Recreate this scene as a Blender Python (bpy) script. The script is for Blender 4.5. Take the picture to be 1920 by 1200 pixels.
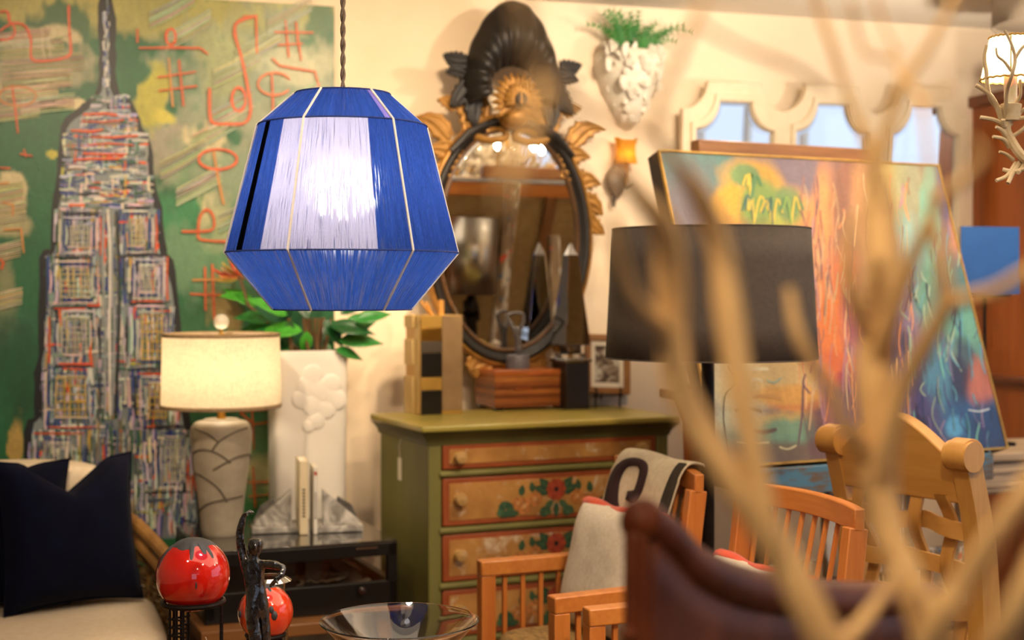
import bpy, math, random
import numpy as np
from mathutils import Vector, Matrix, noise

for o in list(bpy.data.objects):
    bpy.data.objects.remove(o)
SC = bpy.context.scene
COL = SC.collection
RND = random.Random(11)
PI = math.pi
F, HZ, CH = 2666.667, 545.0, 1.4      # focal length in pixels, horizon row, camera height

# ------------------------------------------------------------------ camera
cam = bpy.data.cameras.new('camera')
cam.lens = 50; cam.sensor_width = 36
cam.shift_y = -(600 - HZ) / 1920.0
cam.clip_start = 0.05
cam.dof.use_dof = True
cam.dof.focus_distance = 2.85
cam.dof.aperture_fstop = 2.8
cam_o = bpy.data.objects.new('camera', cam); COL.objects.link(cam_o)
cam_o.location = (0, 0, CH); cam_o.rotation_euler = (PI / 2, 0, 0)
SC.camera = cam_o

# ------------------------------------------------------------------ world, exposure
w = bpy.data.worlds.new('world'); SC.world = w; w.use_nodes = True
w.node_tree.nodes['Background'].inputs[0].default_value = (0.66, 0.78, 1.0, 1)
w.node_tree.nodes['Background'].inputs[1].default_value = 1.5
vs = SC.view_settings
vs.view_transform = 'Standard'; vs.look = 'None'; vs.exposure = 0.0; vs.gamma = 1.0
vs.use_curve_mapping = False
SC.cycles.max_bounces = 7
SC.cycles.diffuse_bounces = 3
SC.cycles.glossy_bounces = 3
SC.cycles.transmission_bounces = 7
SC.cycles.use_adaptive_sampling = True
SC.cycles.adaptive_threshold = 0.08
SC.cycles.sample_clamp_indirect = 6.0
SC.cycles.use_denoising = True
SC.cycles.use_light_tree = False

# ------------------------------------------------------------------ frames of reference
WA = math.radians(17)                 # the back wall runs 17 degrees off the picture plane
W0 = Vector((-0.624, 5.2, 0))
WU = Vector((math.cos(WA), math.sin(WA), 0)); WN = Vector((math.sin(WA), -math.cos(WA), 0))

def P(px, py, D):
    return Vector(((px - 960) / F * D, D, CH - (py - HZ) / F * D))

def on_wall(px, py, off=0.0):
    """(s, z) on the back wall, off metres in front of it"""
    k = (px - 960) / F
    s = (k * (W0.y + WN.y * off) - W0.x - WN.x * off) / (WU.x - WU.y * k)
    p = W0 + WU * s + WN * off
    return s, CH - (py - HZ) / F * p.y

def room(s, n, z=0.0):
    return W0 + WU * s + WN * n + Vector((0, 0, z))

MA, MTILT = math.radians(24), math.radians(2)        # the oval mirror hangs a little turned and tipped
_s, _z = on_wall(950, 450, .11)
MC = W0 + WU * _s + WN * .11 + Vector((0, 0, _z))
MN = Vector((math.sin(MA) * math.cos(MTILT), -math.cos(MA) * math.cos(MTILT), -math.sin(MTILT)))
def unmirror(px, py, D):
    """point whose image in the oval mirror is seen at pixel px,py at depth D"""
    p = P(px, py, D); d = (p - (MC + MN * .024)).dot(MN)
    return p - MN * (2 * d)

# ------------------------------------------------------------------ lights of the room, with an added fill and uplight
def light(kind, name, loc, col, power, target=None, **kw):
    l = bpy.data.lights.new(name, kind); l.color = col; l.energy = power
    for k, v in kw.items(): setattr(l, k, v)
    o = bpy.data.objects.new(name, l); COL.objects.link(o); o.location = loc
    if target is not None:
        o.rotation_euler = (Vector(target) - Vector(loc)).to_track_quat('-Z', 'Y').to_euler()
    return o

WARM = (1.0, 0.76, 0.50)
def spot(loc, tgt, power, size=60, blend=0.8, r=0.05, col=WARM):
    return light('SPOT', 'unseen_spot', loc, col, power, tgt, spot_size=math.radians(size), spot_blend=blend, shadow_soft_size=r)  # none of these spots is in view, and no fixtures are built

spot(room(-1.0, 2.0, 2.42), room(-0.75, 0, 1.5), 98, 75)               # on the skyscraper painting
_s1, _z1 = on_wall(735, 620)
spot(room(_s1 + .2, 1.2, 2.44), room(_s1, 0.0, _z1), 120, 34, 1.0)     # on the wall beside the planter
spot(room(0.15, 1.5, 2.46), room(0.1, 0.0, 2.05), 80, 80, 1.0)          # washing the wall above
spot(room(1.5, 2.3, 2.47), room(2.0, 0.0, 2.1), 58, 95, 1.0, col=(1, .88, .72))   # washing the wall at the right
spot(room(0.75, 2.1, 2.44), room(0.55, 0.25, 1.0), 62, 55)             # on the dresser
spot(room(1.15, 1.4, 2.46), room(1.0, 0.0, 2.0), 62, 80, 1.0, col=(1, .82, .6))               # on the wall pocket
spot(room(1.9, 2.0, 2.46), room(1.8, 0.6, 1.5), 40, 65)                # on the easel painting
spot((0.6, 1.9, 2.42), (0.62, 3.4, 0.7), 70, 65)                       # on the armchairs
spot((-0.55, 0.15, 2.42), (0.25, 0.9, 1.35), 95, 75)                    # on the bare tree
spot((0.75, 0.2, 2.42), (0.35, 0.9, 1.2), 45, 75)                       # on the bare tree, from the other side
spot(room(1.35, .55, 2.46), (0.75, 4.5, 1.2), 30, 70)                   # behind the easel
spot((-0.9, 1.7, 2.42), (-0.55, 2.9, 0.85), 45, 60)                    # on the coffee table
spot((0.9, 1.6, 2.42), (-1.0, 4.0, 0.5), 75, 60)                       # on the sofa
light('AREA', 'ceiling_fill', room(0.9, 2.6, 2.49), (1.0, 0.80, 0.58), 55, room(0.9, 2.6, 0), shape='RECTANGLE', size=3.6, size_y=2.6)  # added soft fill under the ceiling, no such panel in view
spot((2.25, 4.25, 1.85), (2.05, 4.45, 2.5), 260, 135, 1.0, .08, (1, .86, .68))   # added unseen uplight at the right, brightens the ceiling
# daylight: the sky seen through the windows of the right and front walls (portals only guide the sampling)
for loc, tgt, sx, sy in ((room(3.66, 3.6, 1.42), room(0, 3.6, 1.42), 3.4, 1.75), (room(-0.35, 8.36, 1.45), room(-0.35, 0, 1.45), 2.5, 1.8)):
    a = light('AREA', 'window_portal', loc, (1, 1, 1), 1, tgt, shape='RECTANGLE', size=sx, size_y=sy)
    a.data.cycles.is_portal = True

# ------------------------------------------------------------------ mesh helpers
class MB:
    def __init__(s): s.v, s.f, s.c, s.uv = [], [], [], []
    def add(s, vs, fs, col=None):
        o = len(s.v); s.v += [tuple(v) for v in vs]
        s.f += [tuple(i + o for i in f) for f in fs]; s.c += [col] * len(fs)
        return s
    def box(s, cx, cy, cz, sx, sy, sz, col=None, M=None):
        vs = [Vector((cx + a * sx / 2, cy + b * sy / 2, cz + c * sz / 2)) for a in (-1, 1) for b in (-1, 1) for c in (-1, 1)]
        if M: vs = [M @ v for v in vs]
        return s.add(vs, [(0, 1, 3, 2), (4, 6, 7, 5), (0, 4, 5, 1), (2, 3, 7, 6), (0, 2, 6, 4), (1, 5, 7, 3)], col)
    def bar(s, a, b, wx, wy, up=(0, 0, 1), col=None):
        """rectangular bar from a to b; wx across (perpendicular to up), wy along up"""
        a, b = Vector(a), Vector(b); d = (b - a).normalized(); up = Vector(up)
        if abs(d.dot(up)) > .95: up = Vector((0, 1, 0))
        x = d.cross(up).normalized(); y = x.cross(d).normalized()
        vs = [p + x * (i * wx / 2) + y * (j * wy / 2) for p in (a, b) for i, j in ((-1, -1), (1, -1), (1, 1), (-1, 1))]
        return s.add(vs, [(3, 2, 1, 0), (4, 5, 6, 7), (0, 1, 5, 4), (1, 2, 6, 5), (2, 3, 7, 6), (3, 0, 4, 7)], col)
    def prism(s, pts, y0, y1, col=None, plane='xz'):
        """polygon extruded; plane xz -> along y, yz -> along x, xy -> along z"""
        def m(p, t): return {'xz': (p[0], t, p[1]), 'yz': (t, p[0], p[1]), 'xy': (p[0], p[1], t)}[plane]
        n = len(pts)
        vs = [m(p, y0) for p in pts] + [m(p, y1) for p in pts]
        return s.add(vs, [tuple(range(n)), tuple(range(2 * n - 1, n - 1, -1))] + [(i, i + n, (i + 1) % n + n, (i + 1) % n) for i in range(n)], col)
    def ring_prism(s, outer, inner, y0, y1, col=None):
        n = len(outer); vs = []
        for y in (y0, y1):
            vs += [(p[0], y, p[1]) for p in outer] + [(p[0], y, p[1]) for p in inner]
        fs = []
        for i in range(n):
            j = (i + 1) % n
            fs += [(i, j, n + j, n + i), (2 * n + j, 2 * n + i, 3 * n + i, 3 * n + j), (j, i, 2 * n + i, 2 * n + j), (n + i, n + j, 3 * n + j, 3 * n + i)]
        return s.add(vs, fs, col)
    def tube(s, pts, rad, n=8, closed=False, caps=True, col=None, flat=1.0):
        pts = [Vector(p) for p in pts]; m = len(pts)
        if not hasattr(rad, '__len__'): rad = [rad] * m
        vs, prev = [], None
        for i, p in enumerate(pts):
            if closed: t = pts[(i + 1) % m] - pts[i - 1]
            else: t = pts[min(i + 1, m - 1)] - pts[max(i - 1, 0)]
            t.normalize()
            if prev is None:
                x = t.cross(Vector((0, 0, 1)))
                if x.length < .1: x = t.cross(Vector((0, 1, 0)))
            else: x = prev - t * prev.dot(t)
            x.normalize(); prev = x; y = t.cross(x)
            for k in range(n):
                a = 2 * PI * k / n
                vs.append(p + x * (math.cos(a) * rad[i]) + y * (math.sin(a) * rad[i] * flat))
        fs = []
        for i in range(m if closed else m - 1):
            for k in range(n):
                i2 = (i + 1) % m; k2 = (k + 1) % n
                fs.append((i * n + k, i * n + k2, i2 * n + k2, i2 * n + k))
        if caps and not closed: fs += [tuple(range(n - 1, -1, -1)), tuple(range((m - 1) * n, m * n))]
        return s.add(vs, fs, col)
    def lathe(s, prof, n=32, c=(0, 0, 0), col=None, sx=1, sy=1, a0=0, a1=2 * PI, cap=False):
        full = abs(a1 - a0 - 2 * PI) < 1e-6; m = n if full else n + 1; vs = []
        for r, z in prof:
            for k in range(m):
                a = a0 + (a1 - a0) * k / n
                vs.append((c[0] + r * sx * math.cos(a), c[1] + r * sy * math.sin(a), c[2] + z))
        fs = []
        for i in range(len(prof) - 1):
            for k in range(n):
                k2 = (k + 1) % m
                fs.append((i * m + k, i * m + k2, (i + 1) * m + k2, (i + 1) * m + k))
        if cap:
            fs += [tuple(range(m - 1, -1, -1)), tuple(range((len(prof) - 1) * m, len(prof) * m))]
        return s.add(vs, fs, col)
    def grid(s, fn, nu, nv, cu=False, col=None, flip=False):
        mu = nu if cu else nu + 1
        vs = [fn(u / nu, v / nv) for v in range(nv + 1) for u in range(mu)]
        fs = []
        for v in range(nv):
            for u in range(nu):
                u2 = (u + 1) % mu
                f = (v * mu + u, v * mu + u2, (v + 1) * mu + u2, (v + 1) * mu + u)
                fs.append(f[::-1] if flip else f)
        return s.add(vs, fs, col)
    def ball(s, c, r, n=16, m=10, col=None, sx=1, sy=1, sz=1):
        c = Vector(c)
        return s.grid(lambda u, v: (c.x + r * sx * math.sin(PI * v) * math.cos(2 * PI * u), c.y + r * sy * math.sin(PI * v) * math.sin(2 * PI * u), c.z - r * sz * math.cos(PI * v)), n, m, cu=True, col=col)
    def xf(s, M):
        s.v = [tuple(M @ Vector(v)) for v in s.v]; return s

def link(o, parent=None):
    COL.objects.link(o)
    if parent: o.parent = parent
    return o

def obj(name, mb, mat, parent=None, loc=None, rz=0, smooth=35, bevel=0, solid=0, sub=0, label=None, kind=None):
    me = bpy.data.meshes.new(name)
    me.from_pydata(mb.v, [], mb.f)
    if any(c is not None for c in mb.c):
        at = me.color_attributes.new('Col', 'FLOAT_COLOR', 'CORNER')
        arr = np.ones((len(me.loops), 4), np.float32); i = 0
        for f, c in zip(mb.f, mb.c):
            if c is not None: arr[i:i + len(f), :3] = c
            i += len(f)
        at.data.foreach_set('color', arr.ravel())
    if smooth:
        me.polygons.foreach_set('use_smooth', [True] * len(me.polygons))
        if smooth < 180: me.set_sharp_from_angle(angle=math.radians(smooth))
    if mat: me.materials.append(mat)
    o = link(bpy.data.objects.new(name, me), parent)
    if parent and loc is not None and parent.type != 'EMPTY': pass
    if loc is not None: o.location = loc
    if rz: o.rotation_euler = (0, 0, rz)
    if bevel:
        b = o.modifiers.new('b', 'BEVEL'); b.width = bevel; b.segments = 2; b.limit_method = 'ANGLE'
    if solid:
        b = o.modifiers.new('s', 'SOLIDIFY'); b.thickness = solid; b.offset = 0
    if sub:
        b = o.modifiers.new('d', 'SUBSURF'); b.levels = sub; b.render_levels = sub
    if label: o['label'] = label
    if kind: o['kind'] = kind
    return o

def thing(name, label, cat, loc=(0, 0, 0), rz=0, group=None):
    o = link(bpy.data.objects.new(name, None)); o.location = loc; o.rotation_euler = (0, 0, rz)
    o['label'] = label; o['category'] = cat
    if group: o['group'] = group
    return o

def tag(o, label, cat, group=None):
    o['label'] = label; o['category'] = cat
    if group: o['group'] = group
    return o

def inst(src, parent, loc=None, rot=None, scale=None):
    c = src.copy(); COL.objects.link(c); c.parent = parent
    if loc is not None: c.location = loc
    if rot is not None: c.rotation_euler = rot
    if scale is not None: c.scale = scale if hasattr(scale, '__len__') else (scale,) * 3
    return c

def smooth_path(pts, n=6):
    """Catmull-Rom through points of any dimension"""
    pts = [np.array(p, float) for p in pts]; out = []
    for i in range(len(pts) - 1):
        p0 = pts[max(i - 1, 0)]; p1 = pts[i]; p2 = pts[i + 1]; p3 = pts[min(i + 2, len(pts) - 1)]
        for k in range(n):
            t = k / n
            out.append(.5 * ((2 * p1) + (-p0 + p2) * t + (2 * p0 - 5 * p1 + 4 * p2 - p3) * t * t + (-p0 + 3 * p1 - 3 * p2 + p3) * t ** 3))
    out.append(pts[-1]); return out

# ------------------------------------------------------------------ materials
def C(h):
    h = h.lstrip('#'); r = [int(h[i:i + 2], 16) / 255 for i in (0, 2, 4)]
    return tuple(((x + .055) / 1.055) ** 2.4 if x > .04045 else x / 12.92 for x in r)

class NT:
    def __init__(s, name):
        s.m = bpy.data.materials.new(name); s.m.use_nodes = True; s.t = s.m.node_tree
        s.b = s.t.nodes['Principled BSDF']; s.out = s.t.nodes['Material Output']
    def n(s, typ, **kw):
        nd = s.t.nodes.new(typ)
        for k, v in kw.items():
            if isinstance(k, str) and hasattr(nd, k): setattr(nd, k, v)
        return nd
    def l(s, a, b): s.t.links.new(a, b)
    def coords(s, scale=(1, 1, 1), kind='Object'):
        tc = s.n('ShaderNodeTexCoord'); mp = s.n('ShaderNodeMapping'); mp.inputs['Scale'].default_value = scale
        s.l(tc.outputs[kind], mp.inputs[0]); return mp.outputs[0]
    def noise(s, vec, scale, detail=4, rough=.55, dist=0):
        nd = s.n('ShaderNodeTexNoise'); nd.inputs['Scale'].default_value = scale; nd.inputs['Detail'].default_value = detail
        nd.inputs['Roughness'].default_value = rough; nd.inputs['Distortion'].default_value = dist
        s.l(vec, nd.inputs['Vector']); return nd.outputs['Fac']
    def ramp(s, fac, stops):
        r = s.n('ShaderNodeValToRGB'); e = r.color_ramp.elements
        while len(e) < len(stops): e.new(.5)
        for i, (p, c) in enumerate(stops):
            e[i].position = p; e[i].color = (*c, 1) if len(c) == 3 else c
        s.l(fac, r.inputs[0]); return r.outputs[0]
    def mixc(s, fac, a, b, mode='MIX'):
        m = s.n('ShaderNodeMix'); m.data_type = 'RGBA'; m.blend_type = mode
        for sock, v in ((m.inputs[0], fac), (m.inputs[6], a), (m.inputs[7], b)):
            if hasattr(v, 'links'): s.l(v, sock)
            elif hasattr(v, '__len__'): sock.default_value = (*v, 1)
            else: sock.default_value = v
        return m.outputs[2]
    def bump(s, h, strength, dist=.01):
        b = s.n('ShaderNodeBump'); b.inputs['Strength'].default_value = strength; b.inputs['Distance'].default_value = dist
        s.l(h, b.inputs['Height']); s.l(b.outputs[0], s.b.inputs['Normal'])
    def set(s, **kw):
        for k, v in kw.items():
            sock = s.b.inputs[k.replace('_', ' ')]
            if hasattr(v, 'links'): s.l(v, sock)
            elif hasattr(v, '__len__'): sock.default_value = (*v, 1)
            else: sock.default_value = v

def mat(name, c1, c2=None, scale=6, stretch=(1, 1, 1), rough=.5, metal=0, bump=0, bscale=None, dist=.004, detail=4, spread=.28, warp=0, **kw):
    t = NT(name); c1 = C(c1) if isinstance(c1, str) else c1
    c2 = c2 or tuple(x * .72 for x in c1); c2 = C(c2) if isinstance(c2, str) else c2
    v = t.coords(stretch)
    f = t.noise(v, scale, detail, dist=warp)
    t.set(Base_Color=t.ramp(f, [(.5 - spread, c2), (.5 + spread, c1)]), Roughness=rough, Metallic=metal)
    if bump: t.bump(t.noise(v, bscale or scale * 4, 3), bump, dist)
    for k, x in kw.items(): t.set(**{k: x})
    return t.m

def wood(name, light_c, dark_c, axis=2, rough=.42, scale=9, coat=0.15, bump=.06):
    st = [1.0, 1.0, 1.0]; st[axis] = .09
    t = NT(name); v = t.coords(tuple(st))
    g = t.noise(v, scale, 6, .62, .7); fine = t.noise(v, scale * 9, 3, .6)
    base = t.ramp(g, [(.3, C(dark_c)), (.5, tuple((a + b) / 2 for a, b in zip(C(light_c), C(dark_c)))), (.68, C(light_c))])
    t.set(Base_Color=t.mixc(.35, base, t.ramp(fine, [(.3, C(dark_c)), (.7, C(light_c))])), Roughness=rough, Coat_Weight=coat, Coat_Roughness=.25)
    t.bump(fine, bump, .002); return t.m

def emis(name, col, strength):
    t = NT(name); t.set(Base_Color=col, Emission_Color=col, Emission_Strength=strength); return t.m

def paint_mat(name, rough=.5, bump=.15, bs=90, var=.25, coat=0):
    t = NT(name); a = t.n('ShaderNodeVertexColor'); a.layer_name = 'Col'
    v = t.coords(); f = t.noise(v, bs, 4)
    t.set(Base_Color=t.mixc(var, a.outputs[0], t.ramp(f, [(.3, (.25, .25, .25)), (.7, (1, 1, 1))]), 'MULTIPLY'), Roughness=rough, Coat_Weight=coat)
    if bump: t.bump(f, bump, .003)
    return t.m

def shade_mat(name, col, trans=.5, weave=True, gap=0.0, sc=(300, 300, 300), tint=None):
    """lampshade cloth: diffuse + translucent, so the bulb inside lights it up"""
    t = NT(name); v = t.coords(sc)
    f = t.noise(v, 1.0, 2); g = t.noise(t.coords((sc[0] * .12, sc[1] * .12, sc[2] * 6)), 1.0, 2)
    c = t.mixc(.3, C(col), t.ramp(f, [(.35, tuple(x * .5 for x in C(col))), (.65, C(col))]))
    c = t.mixc(.3, c, t.ramp(g, [(.35, tuple(x * .5 for x in C(col))), (.65, C(col))]), 'MULTIPLY')
    d = t.n('ShaderNodeBsdfDiffuse'); tr = t.n('ShaderNodeBsdfTranslucent'); mx = t.n('ShaderNodeMixShader'); mx.inputs[0].default_value = trans
    t.l(c, d.inputs[0])
    t.l(c if tint is None else t.mixc(1.0, c, C(tint), 'MULTIPLY'), tr.inputs[0])
    t.l(d.outputs[0], mx.inputs[1]); t.l(tr.outputs[0], mx.inputs[2])
    t.l(mx.outputs[0], t.out.inputs[0]); return t.m

def glass_mat(name, col=(1, 1, 1), rough=0.0, ior=1.5):
    t = NT(name); t.set(Base_Color=col, Roughness=rough, IOR=ior, Transmission_Weight=1.0); return t.m

M = {}
M['wall'] = mat('wall_plaster', '#f2dfc4', '#e9d2b2', 3, rough=.85, bump=.12, bscale=120, dist=.002)
M['ceiling'] = mat('ceiling_paint', '#f4ecdf', '#eee2d0', 3, rough=.9, bump=.05, bscale=80)
M['floor'] = wood('floor_boards', '#6a4a30', '#3a2617', 0, .45, 4)
M['black'] = mat('black_lacquer', '#15120f', '#0b0a09', 8, rough=.35, bump=.05, bscale=60)
M['blackmetal'] = mat('black_iron', '#2a2320', '#120e0d', 30, rough=.5, metal=.7, bump=.3, bscale=150, dist=.001)
M['beech'] = wood('beech', '#d98a3f', '#b5622a', 2, .38)
M['beechx'] = wood('beech_rail', '#dd9145', '#b9682c', 0, .36)
M['pine'] = wood('pine', '#d09c50', '#ad7633', 2, .42, 5)
M['pinex'] = wood('pine_board', '#d09c50', '#ab7331', 0, .42, 5)
M['oak'] = wood('brown_oak', '#9a6636', '#5f3819', 2, .45)
M['oakx'] = wood('brown_oak_rail', '#a26d3a', '#683f1d', 0, .45)
M['mahog'] = wood('red_brown_wood', '#c26a26', '#7c3c14', 2, .4, 5)
M['mahogx'] = wood('red_brown_rail', '#8a4519', '#4f240e', 0, .4, 5)
M['brass'] = mat('brass', '#c99a45', '#9a6f2a', 12, rough=.3, metal=1)
M['mirror'] = mat('mirror_silver', (.86, .86, .84), (.84, .84, .82), 2, rough=.015, metal=1)
M['glass'] = glass_mat('clear_glass')
M['bulb'] = emis('warm_bulb', (1, .72, .42), 60)
M['paint'] = paint_mat('oil_paint', .45, .25, 110)
M['flatpaint'] = paint_mat('worn_paint', .6, .1, 70, .5)
M['cream'] = mat('cream_linen', '#e6d5bb', '#d8c4a6', 60, rough=.9, bump=.25, bscale=350, dist=.001)
M['navy'] = mat('navy_velvet', '#0a0d24', '#060818', 10, rough=.9, Specular_IOR_Level=.12, bump=.08, bscale=250, dist=.001, Sheen_Weight=.06, Sheen_Roughness=.4)
M['white'] = mat('white_ceramic', '#efe9df', '#e6ddd0', 5, rough=.35)
M['paper'] = mat('paper', '#efe6d4', '#e2d6bf', 30, rough=.85)

# ------------------------------------------------------------------ the room
def wall_box(name, a, b, z0, z1, t, m):
    """a wall slab from room point a to b (s, n)"""
    mb = MB(); (s0, n0), (s1, n1) = a, b
    mb.box((s0 + s1) / 2, -(n0 + n1) / 2, (z0 + z1) / 2, max(abs(s1 - s0), t), max(abs(n1 - n0), t), z1 - z0)
    o = obj(name, mb, m, loc=W0, rz=WA); o['kind'] = 'structure'; return o
S0, S1, NF, CZ = -3.2, 3.7, 8.4, 2.505
wall_box('wall_back', (S0 - .1, -.05), (S1 + .1, -.05), 0, CZ + .1, .1, M['wall'])
wall_box('wall_left', (S0 - .05, 0), (S0 - .05, NF), 0, CZ + .1, .1, M['wall'])
def wall_open(name, pts, n_axis, lo, hi, o_lo, o_hi, zl, zh):
    """a wall with one window opening, built from four slabs in one mesh"""
    mb = MB()
    for u0, u1, z0, z1 in ((lo, hi, 0, zl), (lo, hi, zh, CZ + .1), (lo, o_lo, zl, zh), (o_hi, hi, zl, zh)):
        if n_axis: mb.box(pts, -(u0 + u1) / 2, (z0 + z1) / 2, .1, u1 - u0, z1 - z0)
        else: mb.box((u0 + u1) / 2, -pts, (z0 + z1) / 2, u1 - u0, .1, z1 - z0)
    o = obj(name, mb, M['wall'], loc=W0, rz=WA); o['kind'] = 'structure'
wall_open('wall_right', S1 + .05, True, 0, NF, 1.9, 5.3, .55, 2.3)
wall_open('wall_front', NF + .05, False, S0, S1, -1.6, .9, .55, 2.35)
mb = MB().box((S0 + S1) / 2, -NF / 2, -.05, S1 - S0 + .4, NF + .4, .1); o = obj('floor', mb, M['floor'], loc=W0, rz=WA); o['kind'] = 'structure'
mb = MB().box((S0 + S1) / 2, -NF / 2, CZ + .05, S1 - S0 + .4, NF + .4, .1); o = obj('ceiling', mb, M['ceiling'], loc=W0, rz=WA); o['kind'] = 'structure'
# window bars: right wall (pale), front wall (dark grid)
def window(name, rng, zr, nx, nz, axis, pos, m):
    e = link(bpy.data.objects.new(name, None)); e.location = W0; e.rotation_euler = (0, 0, WA); e['kind'] = 'structure'
    for k in range(nx + 1):
        u = rng[0] + (rng[1] - rng[0]) * k / nx; z = (zr[0] + zr[1]) / 2
        mb = MB().box(pos, -u, z, .05, .035, zr[1] - zr[0]) if axis else MB().box(u, -pos, z, .035, .05, zr[1] - zr[0])
        obj('mullion', mb, m, e)
    for k in range(nz + 1):
        z = zr[0] + (zr[1] - zr[0]) * k / nz; u = (rng[0] + rng[1]) / 2; L = rng[1] - rng[0]
        mb = MB().box(pos, -u, z, .05, L, .035) if axis else MB().box(u, -pos, z, L, .05, .035)
        obj('glazing_bar', mb, m, e)
    mb = MB().box(pos, -(rng[0] + rng[1]) / 2, (zr[0] + zr[1]) / 2, .006, rng[1] - rng[0], zr[1] - zr[0]) if axis else MB().box((rng[0] + rng[1]) / 2, -pos, (zr[0] + zr[1]) / 2, rng[1] - rng[0], .006, zr[1] - zr[0])
    t = M.get('pane')
    if not t:
        q = NT('window_glass'); tb = q.n('ShaderNodeBsdfTransparent'); gb = q.n('ShaderNodeBsdfGlossy'); mx = q.n('ShaderNodeMixShader'); mx.inputs[0].default_value = .06
        gb.inputs['Roughness'].default_value = .02
        q.l(tb.outputs[0], mx.inputs[1]); q.l(gb.outputs[0], mx.inputs[2]); q.l(mx.outputs[0], q.out.inputs[0]); t = M['pane'] = q.m
    obj('pane', mb, t, e)
window('window_1', (1.9, 5.3), (.55, 2.3), 4, 1, True, S1 + .05, M['ceiling'])
window('window_2', (-1.6, .9), (.55, 2.35), 5, 4, False, NF + .05, M['black'])
# ------------------------------------------------------------------ helpers for painted canvases
def vnoise(x, y, z=0.0): return noise.noise(Vector((x, y, z)))

def blob_canvas(mb, x0, x1, z0, z1, step, topx, blobs, base, y, ns=9, seed=0, rag=.55, mottle=.14):
    """front sheet of a canvas, coloured by ragged patches; topx maps local (x, z) to the sketch's own units"""
    nx, nz = int((x1 - x0) / step), int((z1 - z0) / step)
    xs = np.linspace(x0, x1, nx + 1); zs = np.linspace(z0, z1, nz + 1)
    v0 = len(mb.v)
    mb.v += [(x, y, z) for z in zs for x in xs]
    for j in range(nz):
        for i in range(nx):
            x, z = (xs[i] + xs[i + 1]) / 2, (zs[j] + zs[j + 1]) / 2
            px, py = topx(x, z); c = np.array(base, float)
            n1 = vnoise(x * ns, z * ns, seed) + .5 * vnoise(x * ns * 2.7, z * ns * 2.7, seed + 3)
            n2 = vnoise(x * ns * 1.7 + 9, z * ns * .8, seed + 7) + .6 * vnoise(x * ns * 6, z * ns * 2.4, seed + 5)
            for bx, by, rx, ry, col, al, soft in blobs:
                dx, dy = (px - bx) / rx, (py - by) / ry
                if abs(dx) > 2.2 or abs(dy) > 2.2: continue
                d = math.sqrt(dx * dx + dy * dy) + rag * (n1 * .7 + n2 * .5)
                a = al * max(0., min(1., (1 + soft - d) / (2 * soft)))
                if a > 0: c = c * (1 - a) + np.array(col) * a
            c = c * (1 + mottle * n2)
            a = v0 + j * (nx + 1) + i
            mb.f.append((a, a + 1, a + nx + 2, a + nx + 1)); mb.c.append(tuple(np.clip(c, 0.003, 1)))

class Strokes:
    def __init__(s, tolocal, y): s.mb = MB(); s.tl = tolocal; s.y = y; s.i = 0
    def line(s, pts, wpx, col, jit=0.0, taper=.75):
        q = [s.tl(*p) for p in pts]
        if len(q) < 2: return
        q = [Vector((a, b)) for a, b in q]; u = abs(s.tl(1, 0)[0] - s.tl(0, 0)[0]); w = wpx * u / 2
        s.i += 1; y = s.y - s.i * 4e-6; vs = []
        for k, p in enumerate(q):
            t = q[min(k + 1, len(q) - 1)] - q[max(k - 1, 0)]
            if t.length < 1e-9: t = Vector((1, 0))
            t.normalize(); nn = Vector((-t.y, t.x)) * w * (taper if k in (0, len(q) - 1) else 1) * (1 + RND.uniform(-jit, jit))
            vs += [(p.x + nn.x, y, p.y + nn.y), (p.x - nn.x, y, p.y - nn.y)]
        s.mb.add(vs, [(2 * k, 2 * k + 1, 2 * k + 3, 2 * k + 2) for k in range(len(q) - 1)], tuple(col))
    def curve(s, pts, w, col, n=5, jit=.15): s.line([tuple(p) for p in smooth_path(pts, n)], w, col, jit)
    def ell(s, cx, cy, rx, ry, w, col, a0=0, a1=2 * PI):
        s.line([(cx + rx * math.cos(a0 + (a1 - a0) * k / 22), cy + ry * math.sin(a0 + (a1 - a0) * k / 22)) for k in range(23)], w, col, .2)
    def poly(s, pts, col):
        s.i += 1; y = s.y - s.i * 4e-6
        q = [s.tl(*p) for p in pts]; s.mb.add([(a, y, b) for a, b in q][::-1], [tuple(range(len(q)))], tuple(col))
    def hatch(s, pts, w, col, k=4, gap=1.0, vary=.25):
        """a dry-brush streak: k thin parallel lines"""
        for j in range(k):
            o = (j - (k - 1) / 2) * gap * w / k
            cc = tuple(min(1, max(0, c * (1 + RND.uniform(-vary, vary)))) for c in col)
            s.line([(x + RND.uniform(-1, 1), y + o + RND.uniform(-.6, .6)) for x, y in pts], w / k * RND.uniform(.5, 1.2), cc, .3)

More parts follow.
